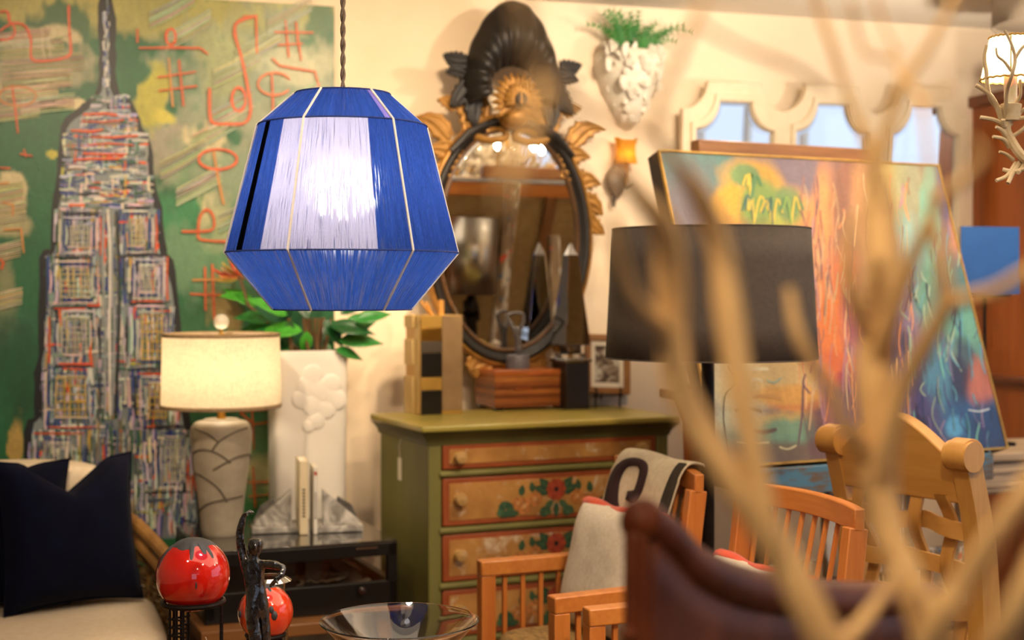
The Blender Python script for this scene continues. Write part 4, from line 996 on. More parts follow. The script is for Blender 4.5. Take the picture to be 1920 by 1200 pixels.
# ------------------------------------------------------------------ bronze dancer
def skin_mesh(name, verts, edges, radii, mat_, parent, sub=2, disp=0.0, roots=(0,), loc=None):
    me = bpy.data.meshes.new(name); me.from_pydata([tuple(v) for v in verts], edges, []); me.materials.append(mat_)
    o = link(bpy.data.objects.new(name, me), parent)
    o.modifiers.new('skin', 'SKIN'); sv = me.skin_vertices
    if not sv:
        me.attributes; bpy.context.view_layer.objects.active = o
        bpy.ops.mesh.customdata_skin_add()
        sv = me.skin_vertices
    for i, r in enumerate(radii):
        rr = r if hasattr(r, '__len__') else (r, r); sv[0].data[i].radius = rr; sv[0].data[i].use_root = i in roots
    s = o.modifiers.new('sub', 'SUBSURF'); s.levels = sub; s.render_levels = sub
    if disp:
        tx = bpy.data.textures.new(name + '_lumps', 'CLOUDS'); tx.noise_scale = .012
        d = o.modifiers.new('disp', 'DISPLACE'); d.texture = tx; d.strength = disp; d.mid_level = .5; d.texture_coords = 'LOCAL'
    if loc is not None: o.location = loc
    return o

def dancer():
    D = 2.74; q = D / F
    bz = mat('black_bronze', '#171517', '#0a0a0b', 40, rough=.16, metal=0, bump=.8, bscale=90, dist=.004, Specular_IOR_Level=.7, Coat_Weight=1.0, Coat_Roughness=.12)
    b0 = P(480, 1200, D); base = Vector((b0.x, D, TZ))
    t = thing('bronze_dancer', 'rough black bronze dancer figurine with one arm raised before the orange ball', 'figurine', base)
    V = lambda px, py, dy=0.0: P(px, py, D) - base + Vector((0, dy, 0))
    joints = [  # name, position, radius px
        ('pelvis', V(481, 1135), (15, 17)), ('waist', V(478, 1106), (10.5, 13)), ('chest', V(473, 1075), (15, 20)), ('neck0', V(474, 1051), (9, 10)), ('neck', V(477, 1041), (7, 7)), ('head0', V(479, 1030), (11, 12)), ('head1', V(479, 1016), (12, 13)), ('head2', V(478, 1008), (7, 8)),
        ('shL', V(459, 1052), (8, 8)), ('elL', V(450, 1018), (7, 7)), ('foreL', V(450, 995), (7, 7)), ('wrL', V(456, 970), (5, 5)), ('haL', V(462, 960), (4.5, 3.5)),
        ('shR', V(488, 1056), (8, 8)), ('elR', V(518, 1057, -.012), (6.5, 6.5)), ('foreR', V(536, 1061, -.02), (5.5, 5.5)), ('wrR', V(531, 1073, -.03), (4.5, 4.5)), ('haR', V(523, 1081, -.032), (4, 3)),
        ('hipL', V(473, 1150, -.004), (13, 13)), ('knL', V(482, 1200, -.012), (10, 10)), ('caL', V(488, 1240, 0), (9, 9)), ('anL', V(488, 1285, .012), (5.5, 5.5)), ('ftL', V(490, 1300, -.012), (6, 5)),
        ('hipR', V(489, 1150, .008), (13, 13)), ('knR', V(496, 1205, .008), (10, 10)), ('caR', V(490, 1245, .02), (9, 9)), ('anR', V(480, 1285, .03), (5.5, 5.5)), ('ftR', V(474, 1300, .02), (6, 5))]
    ix = {n: i for i, (n, _, _) in enumerate(joints)}
    E_ = ['pelvis waist', 'waist chest', 'chest neck0', 'neck0 neck', 'neck head0', 'head0 head1', 'head1 head2', 'chest shL', 'shL elL', 'elL foreL', 'foreL wrL', 'wrL haL', 'chest shR', 'shR elR', 'elR foreR', 'foreR wrR', 'wrR haR',
          'pelvis hipL', 'hipL knL', 'knL caL', 'caL anL', 'anL ftL', 'pelvis hipR', 'hipR knR', 'knR caR', 'caR anR', 'anR ftR']
    ed = [tuple(ix[n] for n in e.split()) for e in E_]; vs_ = [p for _, p, _ in joints]; rd = [(r[0] * q * 1.22, r[1] * q * 1.22) for _, _, r in joints]
    # fingers: short chains rooted in each hand
    for hand, d, sp in (('haL', Vector((.010, -.001, .002)), Vector((0, .0022, .0014))), ('haR', Vector((-.008, 0, -.007)), Vector((.001, .0024, -.0012)))):
        for k in range(4):
            L = (1.0, 1.2, 1.1, .8)[k]; o = vs_[ix[hand]] + sp * (k - 1.5); n0 = len(vs_)
            vs_ += [o + d * .45 * L, o + d * .9 * L + Vector((0, 0, -.0012)), o + d * 1.25 * L + Vector((0, 0, -.004))]; rd += [(.0016,) * 2, (.0014,) * 2, (.0011,) * 2]
            ed += [(ix[hand], n0), (n0, n0 + 1), (n0 + 1, n0 + 2)]
        n0 = len(vs_); o = vs_[ix[hand]]; vs_ += [o + Vector((.002, -.005, -.003)), o + Vector((.005, -.008, -.006))]; rd += [(.0016,) * 2, (.0012,) * 2]; ed += [(ix[hand], n0), (n0, n0 + 1)]
    skin_mesh('figure', vs_, ed, rd, bz, t, 2, .003)
    obj('face', MB().ball(V(481, 1024, -.012), .006, 10, 8, sx=.6, sz=1.3), bz, t)
    obj('base', MB().lathe([(.001, 0), (.042, 0), (.044, .008), (.040, (TZ - TZ) + .02), (.001, .021)], 24, (V(484, 1300).x, .008, -.0)), bz, t)
    # bring the plinth up under the feet
    zf = V(488, 1303).z
    if zf > .02: obj('plinth', MB().lathe([(.001, .018), (.034, .018), (.032, zf), (.001, zf + .001)], 24, (V(484, 1300).x, .008, 0)), bz, t)
dancer()
# ------------------------------------------------------------------ painted dresser
DA = math.radians(24); DO = Vector((-.285, 4.50, 0)); DZ = .97; DW, DD = .95, .52
def dpt(x, y, z=DZ):
    return DO + Vector((x * math.cos(DA) - y * math.sin(DA), x * math.sin(DA) + y * math.cos(DA), z))
def dpx(px, py):
    """dresser-top point (x, y local) seen at a pixel"""
    D = (CH - DZ) * F / (py - HZ); w_ = Vector(((px - 960) / F * D, D, 0)) - Vector((DO.x, DO.y, 0))
    c, s_ = math.cos(-DA), math.sin(-DA); return w_.x * c - w_.y * s_, w_.x * s_ + w_.y * c

def dresser():
    t = thing('painted_dresser', 'olive green painted chest of drawers with folk-art flowers on orange-edged drawers', 'dresser', DO, DA)
    olive = mat('olive_paint', '#7f7a3e', '#625e2e', 5, (1, 1, .3), rough=.5, bump=.1, bscale=50)
    topm = mat('worn_olive_top', '#b09a48', '#8f8a42', 6, (.4, 1, 1), rough=.3, bump=.06, bscale=40)
    obj('top_board', MB().box(DW / 2, DD / 2, DZ - .011, DW, DD, .022), topm, t, bevel=.006)
    # cove moulding under the top, front and sides
    def cove(u, v):
        o = .03 * (1 - math.sin(v * PI / 2)) ; z = DZ - .022 - .045 * v
        pts = [(0 + .03 - o, DD), (.03 - o, .03 - o), (DW - .03 + o, .03 - o), (DW - .03 + o, DD)]
        L = u * 3; i = min(2, int(L)); f = L - i
        return (pts[i][0] + (pts[i + 1][0] - pts[i][0]) * f, pts[i][1] + (pts[i + 1][1] - pts[i][1]) * f, z)
    obj('cove_moulding', MB().grid(cove, 30, 6, flip=True), mat('dark_olive_moulding', '#5f5a2c', '#454221', 6, rough=.5), t, smooth=40)
    x0, x1, y0, y1 = .035, DW - .035, .038, DD - .01
    obj('side_panel', MB().box(x0 + .012, (y0 + y1) / 2, (DZ - .022) / 2, .024, y1 - y0, DZ - .022), olive, t, bevel=.003)
    obj('side_panel', MB().box(x1 - .012, (y0 + y1) / 2, (DZ - .022) / 2, .024, y1 - y0, DZ - .022), olive, t, bevel=.003)
    obj('back_panel', MB().box((x0 + x1) / 2, y1 - .006, (DZ - .022) / 2 + .03, x1 - x0 - .05, .01, DZ - .1), olive, t)
    for x in (x0 + .022, x1 - .022):
        obj('front_stile', MB().box(x, y0 + .004, DZ / 2 - .03, .044, .02, DZ - .07), olive, t, bevel=.004)
    bor = mat('orange_border_paint', '#a65226', '#86401a', 18, rough=.5, bump=.1, bscale=60)
    fl = NT('flaking_ochre_paint'); v = fl.coords(); a = fl.noise(v, 7, 4); b = fl.noise(v, 9, 8, .7, .6)
    c = fl.ramp(a, [(.35, C('#9c6a30')), (.65, C('#c08c48'))]); c = fl.mixc(fl.ramp(b, [(.54, (0, 0, 0)), (.64, (.8, .8, .8))]), c, C('#d8cbb0'))
    fl.set(Base_Color=c, Roughness=.55); fl.bump(b, .15, .003); fl = fl.m
    knobm = mat('pale_wood_knob', '#c9a468', '#a47c44', 12, rough=.3, Coat_Weight=.4)
    xs0, xs1 = x0 + .046, x1 - .046
    rows = [(.822, .908), (.640, .798), (.462, .616), (.284, .438), (.10, .26)]
    # flower patch
    G, G2, RD, OG, DKc = C('#33583a'), C('#4a6a45'), C('#a8401f'), C('#c8803f'), C('#2a1c14')
    def motif(Hh):
        m = MB(); L = [0]
        def patch(cx, cz, rx, rz, ang, col, n=14, point=0.0):
            L[0] += 1; y = -.0005 - L[0] * 8e-6; vs_ = []
            for k in range(n):
                a_ = 2 * PI * k / n; r_ = 1 - point * abs(math.sin(a_)) ** .5 * .0; x, z = rx * math.cos(a_), rz * math.sin(a_) * (1 - point * max(0, math.cos(a_)))
                vs_.append((cx + x * math.cos(ang) - z * math.sin(ang), y, cz + x * math.sin(ang) + z * math.cos(ang)))
            m.add(vs_, [tuple(range(n))], col)
        def leaf(x, z, l, w_, deg, col): patch(x + l / 2 * math.cos(math.radians(deg)), z + l / 2 * math.sin(math.radians(deg)), l / 2, w_ / 2, math.radians(deg), col, 14, .6); patch(x + l / 2 * math.cos(math.radians(deg)), z + l / 2 * math.sin(math.radians(deg)), l * .3, w_ * .1, math.radians(deg), G2)
        def rose(x, z, r):
            for k in range(7): patch(x + r * .55 * math.cos(k * .9), z + r * .45 * math.sin(k * .9), r * .55, r * .45, k, tuple(q * (1.15 if k % 2 else .85) for q in OG))
            patch(x, z, r * .35, r * .3, 0, C('#d9a468'))
        for s_ in (-1, 1):
            leaf(s_ * .02, .02, .06, .036, 90 - s_ * 42, G); leaf(s_ * .028, .015, .055, .034, 90 - s_ * 66, G)
            leaf(s_ * .012, -.012, .042, .024, -90 + s_ * 50, G2)
            for k in range(9):
                a_ = k * .7; patch(s_ * (.042) + .016 * (1 - k / 12) * math.cos(a_), -.048 + .014 * (1 - k / 12) * math.sin(a_), .009, .009, 0, G if k % 2 else G2)
            rose(s_ * .078, -.002, .026); rose(s_ * .118, -.022, .030); rose(s_ * .14, -.012, .02)
            leaf(s_ * .085, .022, .034, .022, 100, G); leaf(s_ * .128, .012, .036, .024, 90 + s_ * 10, G)
            for k in range(10):
                a_ = k * .62; patch(s_ * (.185 + .012 * math.cos(a_) * (1 + .1 * k)), -.03 + .016 * math.sin(a_), .013, .012, 0, G if k % 3 else G2)
            leaf(s_ * .175, -.045, .04, .024, 180 if s_ > 0 else 0, G)
        leaf(0, -.018, .05, .022, -90, G)
        for k in range(10): patch(.024 * math.cos(2 * PI * k / 10), .026 + .024 * math.sin(2 * PI * k / 10), .013, .011, 2 * PI * k / 10, RD if k % 2 else C('#bd4f28'))
        patch(0, .026, .02, .02, 0, C('#b5482a')); patch(0, .026, .0085, .0085, 0, DKc)
        return m
    kp = MB().lathe([(.001, 0), (.016, 0), (.012, .006), (.010, .012), (.018, .020), (.021, .028), (.018, .036), (.001, .040)], 20)
    for i, (za, zb) in enumerate(rows):
        d = obj('drawer', MB().box((xs0 + xs1) / 2, y0 + .004, (za + zb) / 2, xs1 - xs0 - .004, .022, zb - za - .004), bor, t, bevel=.004)
        bx = .024
        obj('painted_panel', MB().box((xs0 + xs1) / 2, y0 - .0075, (za + zb) / 2, xs1 - xs0 - 2 * bx, .003, zb - za - 2 * bx * .8), fl, d, bevel=.001)
        for sx in (.135, .80):
            k = MB(); k.add(kp.v, kp.f); k.xf(Matrix.Translation((sx, y0 - .009, (za + zb) / 2 + (.0 if i == 0 else .012))) @ Matrix.Rotation(PI / 2, 4, 'X'))
            obj('knob', k, knobm, d)
        if i:
            m = motif(zb - za); m.xf(Matrix.Translation(((xs0 + xs1) / 2 + .01, y0 - .0095, (za + zb) / 2 - .004)))
            obj('floral_motif', m, M['flatpaint'], d, smooth=0)
        if i < 4: obj('divider_rail', MB().tube([(xs0 - .01, y0 - .004, za - .012), (xs1 + .01, y0 - .004, za - .012)], .0115, 10), olive, t)
    obj('plinth', MB().box(DW / 2, y0 + .01, .05, x1 - x0, .03, .09), olive, t, bevel=.004)
    # price tag hanging on the left side
    obj('price_tag', MB().box(x0 - .003, .30, .80, .001, .035, .075), M['paper'], t, label='small paper price tag'); obj('tag_string', MB().tube([(x0 - .002, .30, .838), (x0 - .004, .305, .875), (x0 - .002, .29, .905)], .0012, 5), M['paper'], t)
dresser()

def dresser_things():
    # block lamp box of gold and black squares
    x, y = dpx(800, 778); q = 4.62 / F
    t = thing('gilt_block_vase', 'tall square vase of gold, black and tan blocks on the dresser corner', 'vase', dpt(x + .055, y + .075), DA)
    gold = mat('brushed_gold', '#c9a050', '#a37e38', 10, rough=.38, metal=.55); tan = mat('tan_leather_panel', '#8a6f4a', '#6a5236', 8, rough=.5); pale = mat('pale_gold', '#d8bd84', '#b99a5c', 8, rough=.45, metal=.3)
    bl = mat('black_panel', '#17140f', '#0f0d0a', 8, rough=.3); br = mat('bronze_panel', '#4a4034', '#332c23', 8, rough=.4)
    hw = .077; Hh = .345
    obj('body', MB().box(0, 0, Hh / 2, 2 * hw, 2 * hw, Hh), gold, t, bevel=.003)
    # right-facing front (-y): black/gold column then bronze face; left face (-x): pale frames
    e = .0025
    for z0_, z1_, m_ in ((.0, .085, bl), (.085, .130, gold), (.130, .215, bl), (.215, .255, br), (.255, .30, M['brass']), (.30, .345, gold)):
        obj('front_block', MB().box(-hw + .038, -hw - e, (z0_ + z1_) / 2, .076, 2 * e, z1_ - z0_ - .002), m_, t, bevel=.0008)
    obj('front_panel', MB().box(hw - .039, -hw - e, .1785, .076, 2 * e, .329), tan, t, bevel=.0008)
    obj('front_block', MB().box(hw - .039, -hw - e, .007, .076, 2 * e, .012), gold, t)
    for z0_, z1_ in ((.0, .13), (.17, .26), (.30, .345)): obj('side_block', MB().box(-hw - .006, .02, (z0_ + z1_) / 2, .012, .085, z1_ - z0_), pale, t, bevel=.002)
    obj('side_panel', MB().box(-hw - .001, -.045, Hh / 2, .004, .04, Hh - .004), pale, t)
    obj('stopper', MB().lathe([(.001, Hh), (.010, Hh), (.010, Hh + .045), (.012, Hh + .05), (.001, Hh + .053)], 16, (.02, -.02, 0)), M['pinex'], t)
    obj('stick', MB().tube([(-.01, -.02, Hh - .01), (-.04, -.03, Hh + .045)], .006, 8).tube([(-.005, .0, Hh - .01), (-.05, .0, Hh + .05)], .005, 8), M['pinex'], t)
    # striped wooden box
    x, y = dpx(928, 771)
    t = thing('wooden_box', 'striped reddish wooden keepsake box with brass catches on the dresser', 'box', dpt(x, y), math.radians(22))
    W, D_, Hh = .285, .20, .145
    cols = ['#8a4a1c', '#a8612a', '#7a3d15', '#b56d2f', '#6e3512', '#a05a24', '#c27a36']
    for k in range(7):
        z = .012 + k * .0155; obj('slat', MB().box(W / 2, D_ / 2, z + .0077, W, D_, .0152), wood('box_slat_%d' % k, cols[k], '#5a2c10', 0, .35), t, bevel=.0008)
    obj('lid', MB().box(W / 2, D_ / 2, .133, W + .004, D_ + .004, .024), wood('box_lid', '#b5652c', '#7a3d18', 0, .3), t, bevel=.003)
    for x_ in (.02, W - .02):
        for y_ in (.02, D_ - .02): obj('foot', MB().box(x_, y_, .006, .03, .03, .012), M['black'], t)
    cop = mat('copper', '#d07a4a', '#a85a30', 20, rough=.35, metal=.8)
    obj('catch_bar', MB().box(W * .38, -.002, .078, .062, .004, .007), cop, t, bevel=.001); obj('catch_bar', MB().box(W * .62, -.003, .128, .10, .005, .006), cop, t, bevel=.001)
    bx = t
    # small dancer figurine on the box
    grey = mat('pewter_resin', '#6a6462', '#3c3838', 30, rough=.4, metal=.4, bump=.3, bscale=120)
    top = dpt(x, y) + Matrix.Rotation(math.radians(22), 3, 'Z') @ Vector((.125, .09, .1455))
    D2 = top.y; q = D2 / F
    t = thing('resin_figurine', 'small grey acrobat figurine with arms looped overhead on the wooden box', 'figurine', top)
    obj('pedestal', MB().lathe([(.001, 0), (.043, 0), (.043, .045), (.040, .05), (.02, .052), (.001, .053)], 28), mat('marbled_pedestal', '#5f5a5c', '#46424a', 20, rough=.5), t)
    vs_ = [(0, 0, .05), (.004, 0, .075), (.002, 0, .1), (-.004, 0, .125), (-.012, 0, .14), (.008, 0, .14), (-.03, 0, .17), (-.042, 0, .195), (-.01, 0, .205), (.02, 0, .2), (.022, 0, .17), (-.001, -.004, .155)]
    ed = [(0, 1), (1, 2), (2, 3), (3, 4), (3, 5), (4, 6), (6, 7), (7, 8), (8, 9), (9, 10), (10, 5), (3, 11)]
    skin_mesh('figure', vs_, ed, [.011, .014, .012, .013, .009, .009, .008, .007, .006, .006, .007, .011], grey, t, 2, .003)
    # mirrored obelisk
    x, y = dpx(1070, 765.5)
    t = thing('glass_obelisk', 'tall mirrored glass obelisk on a stepped base by the oval mirror', 'obelisk', dpt(x, y), math.radians(30))
    og = mat('mirrored_glass', (.55, .53, .50), (.5, .48, .46), 2, rough=.03, metal=1)
    dark = mat('dark_stand', '#241d18', '#15110e', 10, rough=.3)
    obj('stand', MB().box(0, 0, .085, .10, .10, .17), dark, t, bevel=.003); obj('stand_plate', MB().box(0, 0, .176, .115, .115, .012), og, t, bevel=.002)
    obj('step', MB().box(0, 0, .192, .09, .09, .02), M['glass'], t, bevel=.003); obj('step', MB().box(0, 0, .216, .06, .06, .028), og, t, bevel=.004)
    zb, zt = .231, .56; b_, a_ = .054, .020
    vs_ = [(-b_, -b_, zb), (b_, -b_, zb), (b_, b_, zb), (-b_, b_, zb), (-a_, -a_, zt), (a_, -a_, zt), (a_, a_, zt), (-a_, a_, zt), (0, 0, zt + .05)]
    obj('shaft', MB().add(vs_, [(0, 1, 5, 4), (1, 2, 6, 5), (2, 3, 7, 6), (3, 0, 4, 7), (4, 5, 8), (5, 6, 8), (6, 7, 8), (7, 4, 8), (3, 2, 1, 0)]), og, t, smooth=0, bevel=.003)
    # framed picture on a small easel
    pos = dpt(.885, .425); pos.z = DZ
    t = thing('framed_photo', 'small framed sepia picture in a gilt wood frame on the dresser', 'picture frame', pos + Vector((0, .0, .048)), math.radians(6))
    t.rotation_euler = (math.radians(-12), math.radians(2), math.radians(6))
    W, Hh = .172, .222
    ring = lambda w_, h_: [(-w_ / 2, 0), (w_ / 2, 0), (w_ / 2, h_), (-w_ / 2, h_)]
    obj('frame', MB().ring_prism(ring(W, Hh), [(a, b + .024) for a, b in ring(W - .05, Hh - .048)], -.014, .006), mat('gilt_wood', '#a9743a', '#7e5224', 14, rough=.4), t, bevel=.003)
    obj('mat_board', MB().ring_prism([(a, b + .022) for a, b in ring(W - .048, Hh - .044)], [(a, b + .042) for a, b in ring(W - .08, Hh - .084)], -.006, .002), M['paper'], t)
    pic = NT('sepia_print'); n_ = pic.noise(pic.coords((1, 1, 1)), 22, 5, .6, .8); pic.set(Base_Color=pic.ramp(n_, [(.38, C('#3a2620')), (.5, C('#7a6650')), (.62, C('#c9c4b4'))]), Roughness=.3)
    obj('picture', MB().box(0, -.001, Hh / 2, W - .07, .002, Hh - .07), pic.m, t); obj('backing', MB().box(0, .007, Hh / 2, W - .02, .004, Hh - .02), M['black'], t)
    e = thing('picture_stand', 'small black wire easel holding the framed sepia picture', 'easel', pos, math.radians(6))
    for sx in (-.045, .045): obj('front_leg', MB().tube([(sx, -.016, 0), (sx, -.016, .05), (sx * 1.0, -.03, .05), (sx, -.03, .075)], .0035, 8), M['blackmetal'], e)
    obj('rear_leg', MB().tube([(-.012, .085, 0), (-.012, .03, .06)], .0035, 8), M['blackmetal'], e); obj('cross_bar', MB().tube([(-.06, -.016, .044), (.06, -.016, .044)], .003, 8), M['blackmetal'], e)
    # pale framed panel leaning behind the picture
    o = thing('silver_picture', 'pale silver framed panel leaning behind the framed sepia picture', 'picture frame', dpt(.915, .488), DA); o.rotation_euler = (math.radians(-4), 0, DA)
    sv = mat('crackled_silver', '#c9c2b4', '#9a948a', 40, rough=.3, metal=.4, bump=.3, bscale=90); r2 = lambda g: [(-.085 + g, g), (.085 - g, g), (.085 - g, .20 - g), (-.085 + g, .20 - g)]
    obj('frame', MB().ring_prism(r2(0), r2(.022), -.012, .006), sv, o, bevel=.002); obj('panel', MB().box(0, .0, .10, .136, .006, .166), mat('pale_panel', '#d8d0c4', '#b8b0a6', 10, rough=.4), o)
dresser_things()

# ------------------------------------------------------------------ carved oval mirror
def acanthus(L, W, lobes=4, curl=.5, n=26):
    """a carved leaf lying in the xz plane, root at 0, growing along +z, relief towards -y"""
    mb = MB()
    def fn(u, v):
        x = 2 * u - 1; prof = math.sin(PI * min(1, .12 + .88 * v) ** .85) ** .7
        lob = 1 - .28 * abs(math.sin(lobes * PI * v)) ** .6 * abs(x)
        w_ = W / 2 * prof * lob
        bend = curl * v * v
        zz = L * v * (1 - .25 * abs(bend)); xx = x * w_ + L * .45 * bend * v
        rel = (.012 + .03 * L * 4 * (1 - x * x) * .25) * (1 - .3 * v) + .004 * math.cos(x * 9) + .02 * L * 8 * v ** 3 * .25
        return (xx, -rel, zz)
    mb.grid(fn, 12, n)
    return mb

def oval_mirror():
    cpx, cpy = 950, 450; s0, z0 = on_wall(cpx, cpy, .05); D = room(s0, .05).y; q = D / F; u = q / math.cos(WA * .9)
    t = thing('oval_mirror', 'ornate oval mirror in a carved gilt and black frame with a shell crest', 'mirror', MC, MA)
    t.rotation_euler = (MTILT, 0, MA)
    a, b = 134 * u, 203 * q           # half axes of the glass
    gold = mat('aged_gilding', '#b8863f', '#7a5424', 22, rough=.42, metal=.35, bump=.35, bscale=70, dist=.004)
    blk = mat('ebonised_wood', '#1d1611', '#0e0b09', 16, rough=.48, bump=.08, bscale=30)
    n = 96
    # glass with a bevelled edge
    g = MB(); g.v = [(0, -.024, 0)] + [(a * .97 * math.cos(2 * PI * k / n), -.024, b * .98 * math.sin(2 * PI * k / n)) for k in range(n)] + [(a * 1.02 * math.cos(2 * PI * k / n), -.021, b * 1.02 * math.sin(2 * PI * k / n)) for k in range(n)]
    g.f = [(0, 1 + k, 1 + (k + 1) % n)[::-1] for k in range(n)] + [(1 + k, 1 + n + k, 1 + n + (k + 1) % n, 1 + (k + 1) % n)[::-1] for k in range(n)]; g.c = [None] * len(g.f)
    for i, f in enumerate(g.f): g.f[i] = f
    obj('mirror_glass', g, M['mirror'], t, smooth=0)
    def sweep(prof, m_, name):
        """prof: (outward offset, height toward the viewer)"""
        mb = MB(); k_ = len(prof)
        for i in range(n):
            c, s_ = math.cos(2 * PI * i / n), math.sin(2 * PI * i / n); nx, nz = c / a, s_ / b; l = math.hypot(nx, nz); nx, nz = nx / l, nz / l
            mb.v += [(a * c + nx * o, -h, b * s_ + nz * o) for o, h in prof]
        mb.f = [(i * k_ + j, i * k_ + j + 1, ((i + 1) % n) * k_ + j + 1, ((i + 1) % n) * k_ + j) for i in range(n) for j in range(k_ - 1)]; mb.c = [None] * len(mb.f)
        obj(name, mb, m_, t, smooth=60)
    sweep([(-.004, .0), (-.004, .030), (.002, .036), (.008, .034), (.010, .028)], mat('brown_bead', '#6a4a2c', '#3f2a17', 14, rough=.35), 'inner_bead')
    sweep([(.009, .028), (.016, .030), (.026, .044), (.036, .050), (.044, .046), (.048, .036), (.05, 0)], blk, 'black_moulding')
    sweep([(.047, .0), (.047, .034), (.052, .042), (.060, .040), (.064, .030), (.064, 0)], gold, 'gilt_edge')
    X = lambda px: (px - cpx) * u; Zz = lambda py: (cpy - py) * q
    def leaf(px, py, deg, L, W, curl, m_=gold, lob=4, y=-.012):
        """deg 0 = up, positive leans right"""
        mb = acanthus(L * q, W * q, lob, curl); mb.xf(Matrix.Translation((X(px), y, Zz(py))) @ Matrix.Rotation(math.radians(deg), 4, 'Y'))
        obj('carved_leaf', mb, m_, t, smooth=180, solid=.006)
    for s_ in (-1, 1):
        m = lambda x: cpx + s_ * x
        for x, y, dg, L, W, cu in ((70, 262, 20, 70, 46, -.4), (96, 300, 62, 72, 50, .7), (118, 270, 38, 90, 52, .9), (100, 320, 95, 64, 44, .6), (128, 345, 62, 62, 48, .8), (142, 372, 100, 60, 46, .7), (150, 398, 140, 60, 40, -.3), (60, 240, -10, 76, 44, .5), (80, 230, 22, 60, 40, .8), (105, 215, 40, 44, 34, .9), (90, 205, 66, 40, 30, .6),
                                 (60, 660, 165, 48, 40, .5), (30, 672, 120, 54, 40, -.5), (95, 635, 140, 50, 40, .5)):
            leaf(m(x), y, s_ * dg, L, W, s_ * cu)
        # scroll under the crest
        sp = [(X(m(34 + 40 * math.cos(a_) * (1 - a_ / 9))), -.03, Zz(255 + 16 * math.sin(a_) * (1 - a_ / 9))) for a_ in np.linspace(0, 6, 26)]
        obj('scroll', MB().tube(sp, [.016 - .0004 * k for k in range(26)], 8), gold, t)
        obj('black_scroll_bar', MB().tube([(X(m(x)), -.05, Zz(y)) for x, y in ((50, 238), (85, 258), (118, 292))], [.012, .018, .012], 8), blk, t)
        # black scrolling horns and legs of the hood
        for dg, L, W, cu, x, y in ((96, 52, 40, -.5, 88, 128), (70, 44, 34, .7, 90, 150), (150, 70, 44, -.3, 80, 160), (175, 74, 46, .2, 74, 175)):
            leaf(m(x), y, s_ * dg, L, W, s_ * cu, blk, 5, -.03)
    # the fluted black hood
    hood = MB()
    def hf(uu, v):
        a_ = PI * (1.13 - 1.26 * uu); r_o = 1.0; fl = .05 * math.sin(uu * PI * 22) + .05
        r0x, r0z, r1x, r1z = 44, 34, 92, 152
        rx, rz = r0x + (r1x - r0x) * v, r0z + (r1z - r0z) * v * (.55 + .45 * max(0, math.sin(a_)))
        dep = .03 + .075 * math.sin(PI * min(1, v * .9 + .08)) + (fl * .16) * (1 - abs(2 * v - 1) * .4)
        return (X(cpx - 2) + rx * u * math.cos(a_), -dep, Zz(166) + rz * q * math.sin(a_))
    hood.grid(hf, 108, 16, flip=True); obj('shell_hood', hood, blk, t, smooth=50, solid=.01)
    # gilt sunflower
    def petal(dg, L, W, y):
        mb = MB().grid(lambda a_, v: ((a_ - .5) * W * q * math.sin(PI * (.15 + .85 * v) ** 1.2), -.014 * math.sin(PI * v) - .006 * (1 - abs(2 * a_ - 1)), L * q * v), 6, 10)
        mb.xf(Matrix.Translation((X(cpx - 6), y, Zz(198))) @ Matrix.Rotation(math.radians(dg), 4, 'Y')); obj('carved_petal', mb, gold, t, smooth=50, solid=.004)
    for k in range(17):
        petal(-128 + 256 * k / 16, 52, 15, -.105)
    for k in range(13):
        petal(-110 + 220 * k / 12, 34, 13, -.125)
    obj('flower_eye', MB().ball((X(cpx - 6), -.145, Zz(197)), 13 * q, 16, 10, sy=.55), blk, t)
    obj('flower_stamen', MB().tube([(X(cpx - 8), -.155, Zz(186)), (X(cpx - 8), -.158, Zz(206))], [.003, .006], 8), gold, t)
    obj('flower_cup', MB().ball((X(cpx - 6), -.075, Zz(228)), 26 * q, 16, 10, sy=1.4, sz=.8), gold, t)
    obj('mount_board', MB().ring_prism([((a + .045) * math.cos(2 * PI * k / n), (b + .045) * math.sin(2 * PI * k / n)) for k in range(n)], [(a * .9 * math.cos(2 * PI * k / n), b * .9 * math.sin(2 * PI * k / n)) for k in range(n)], -.0195, -.001), blk, t)
oval_mirror()

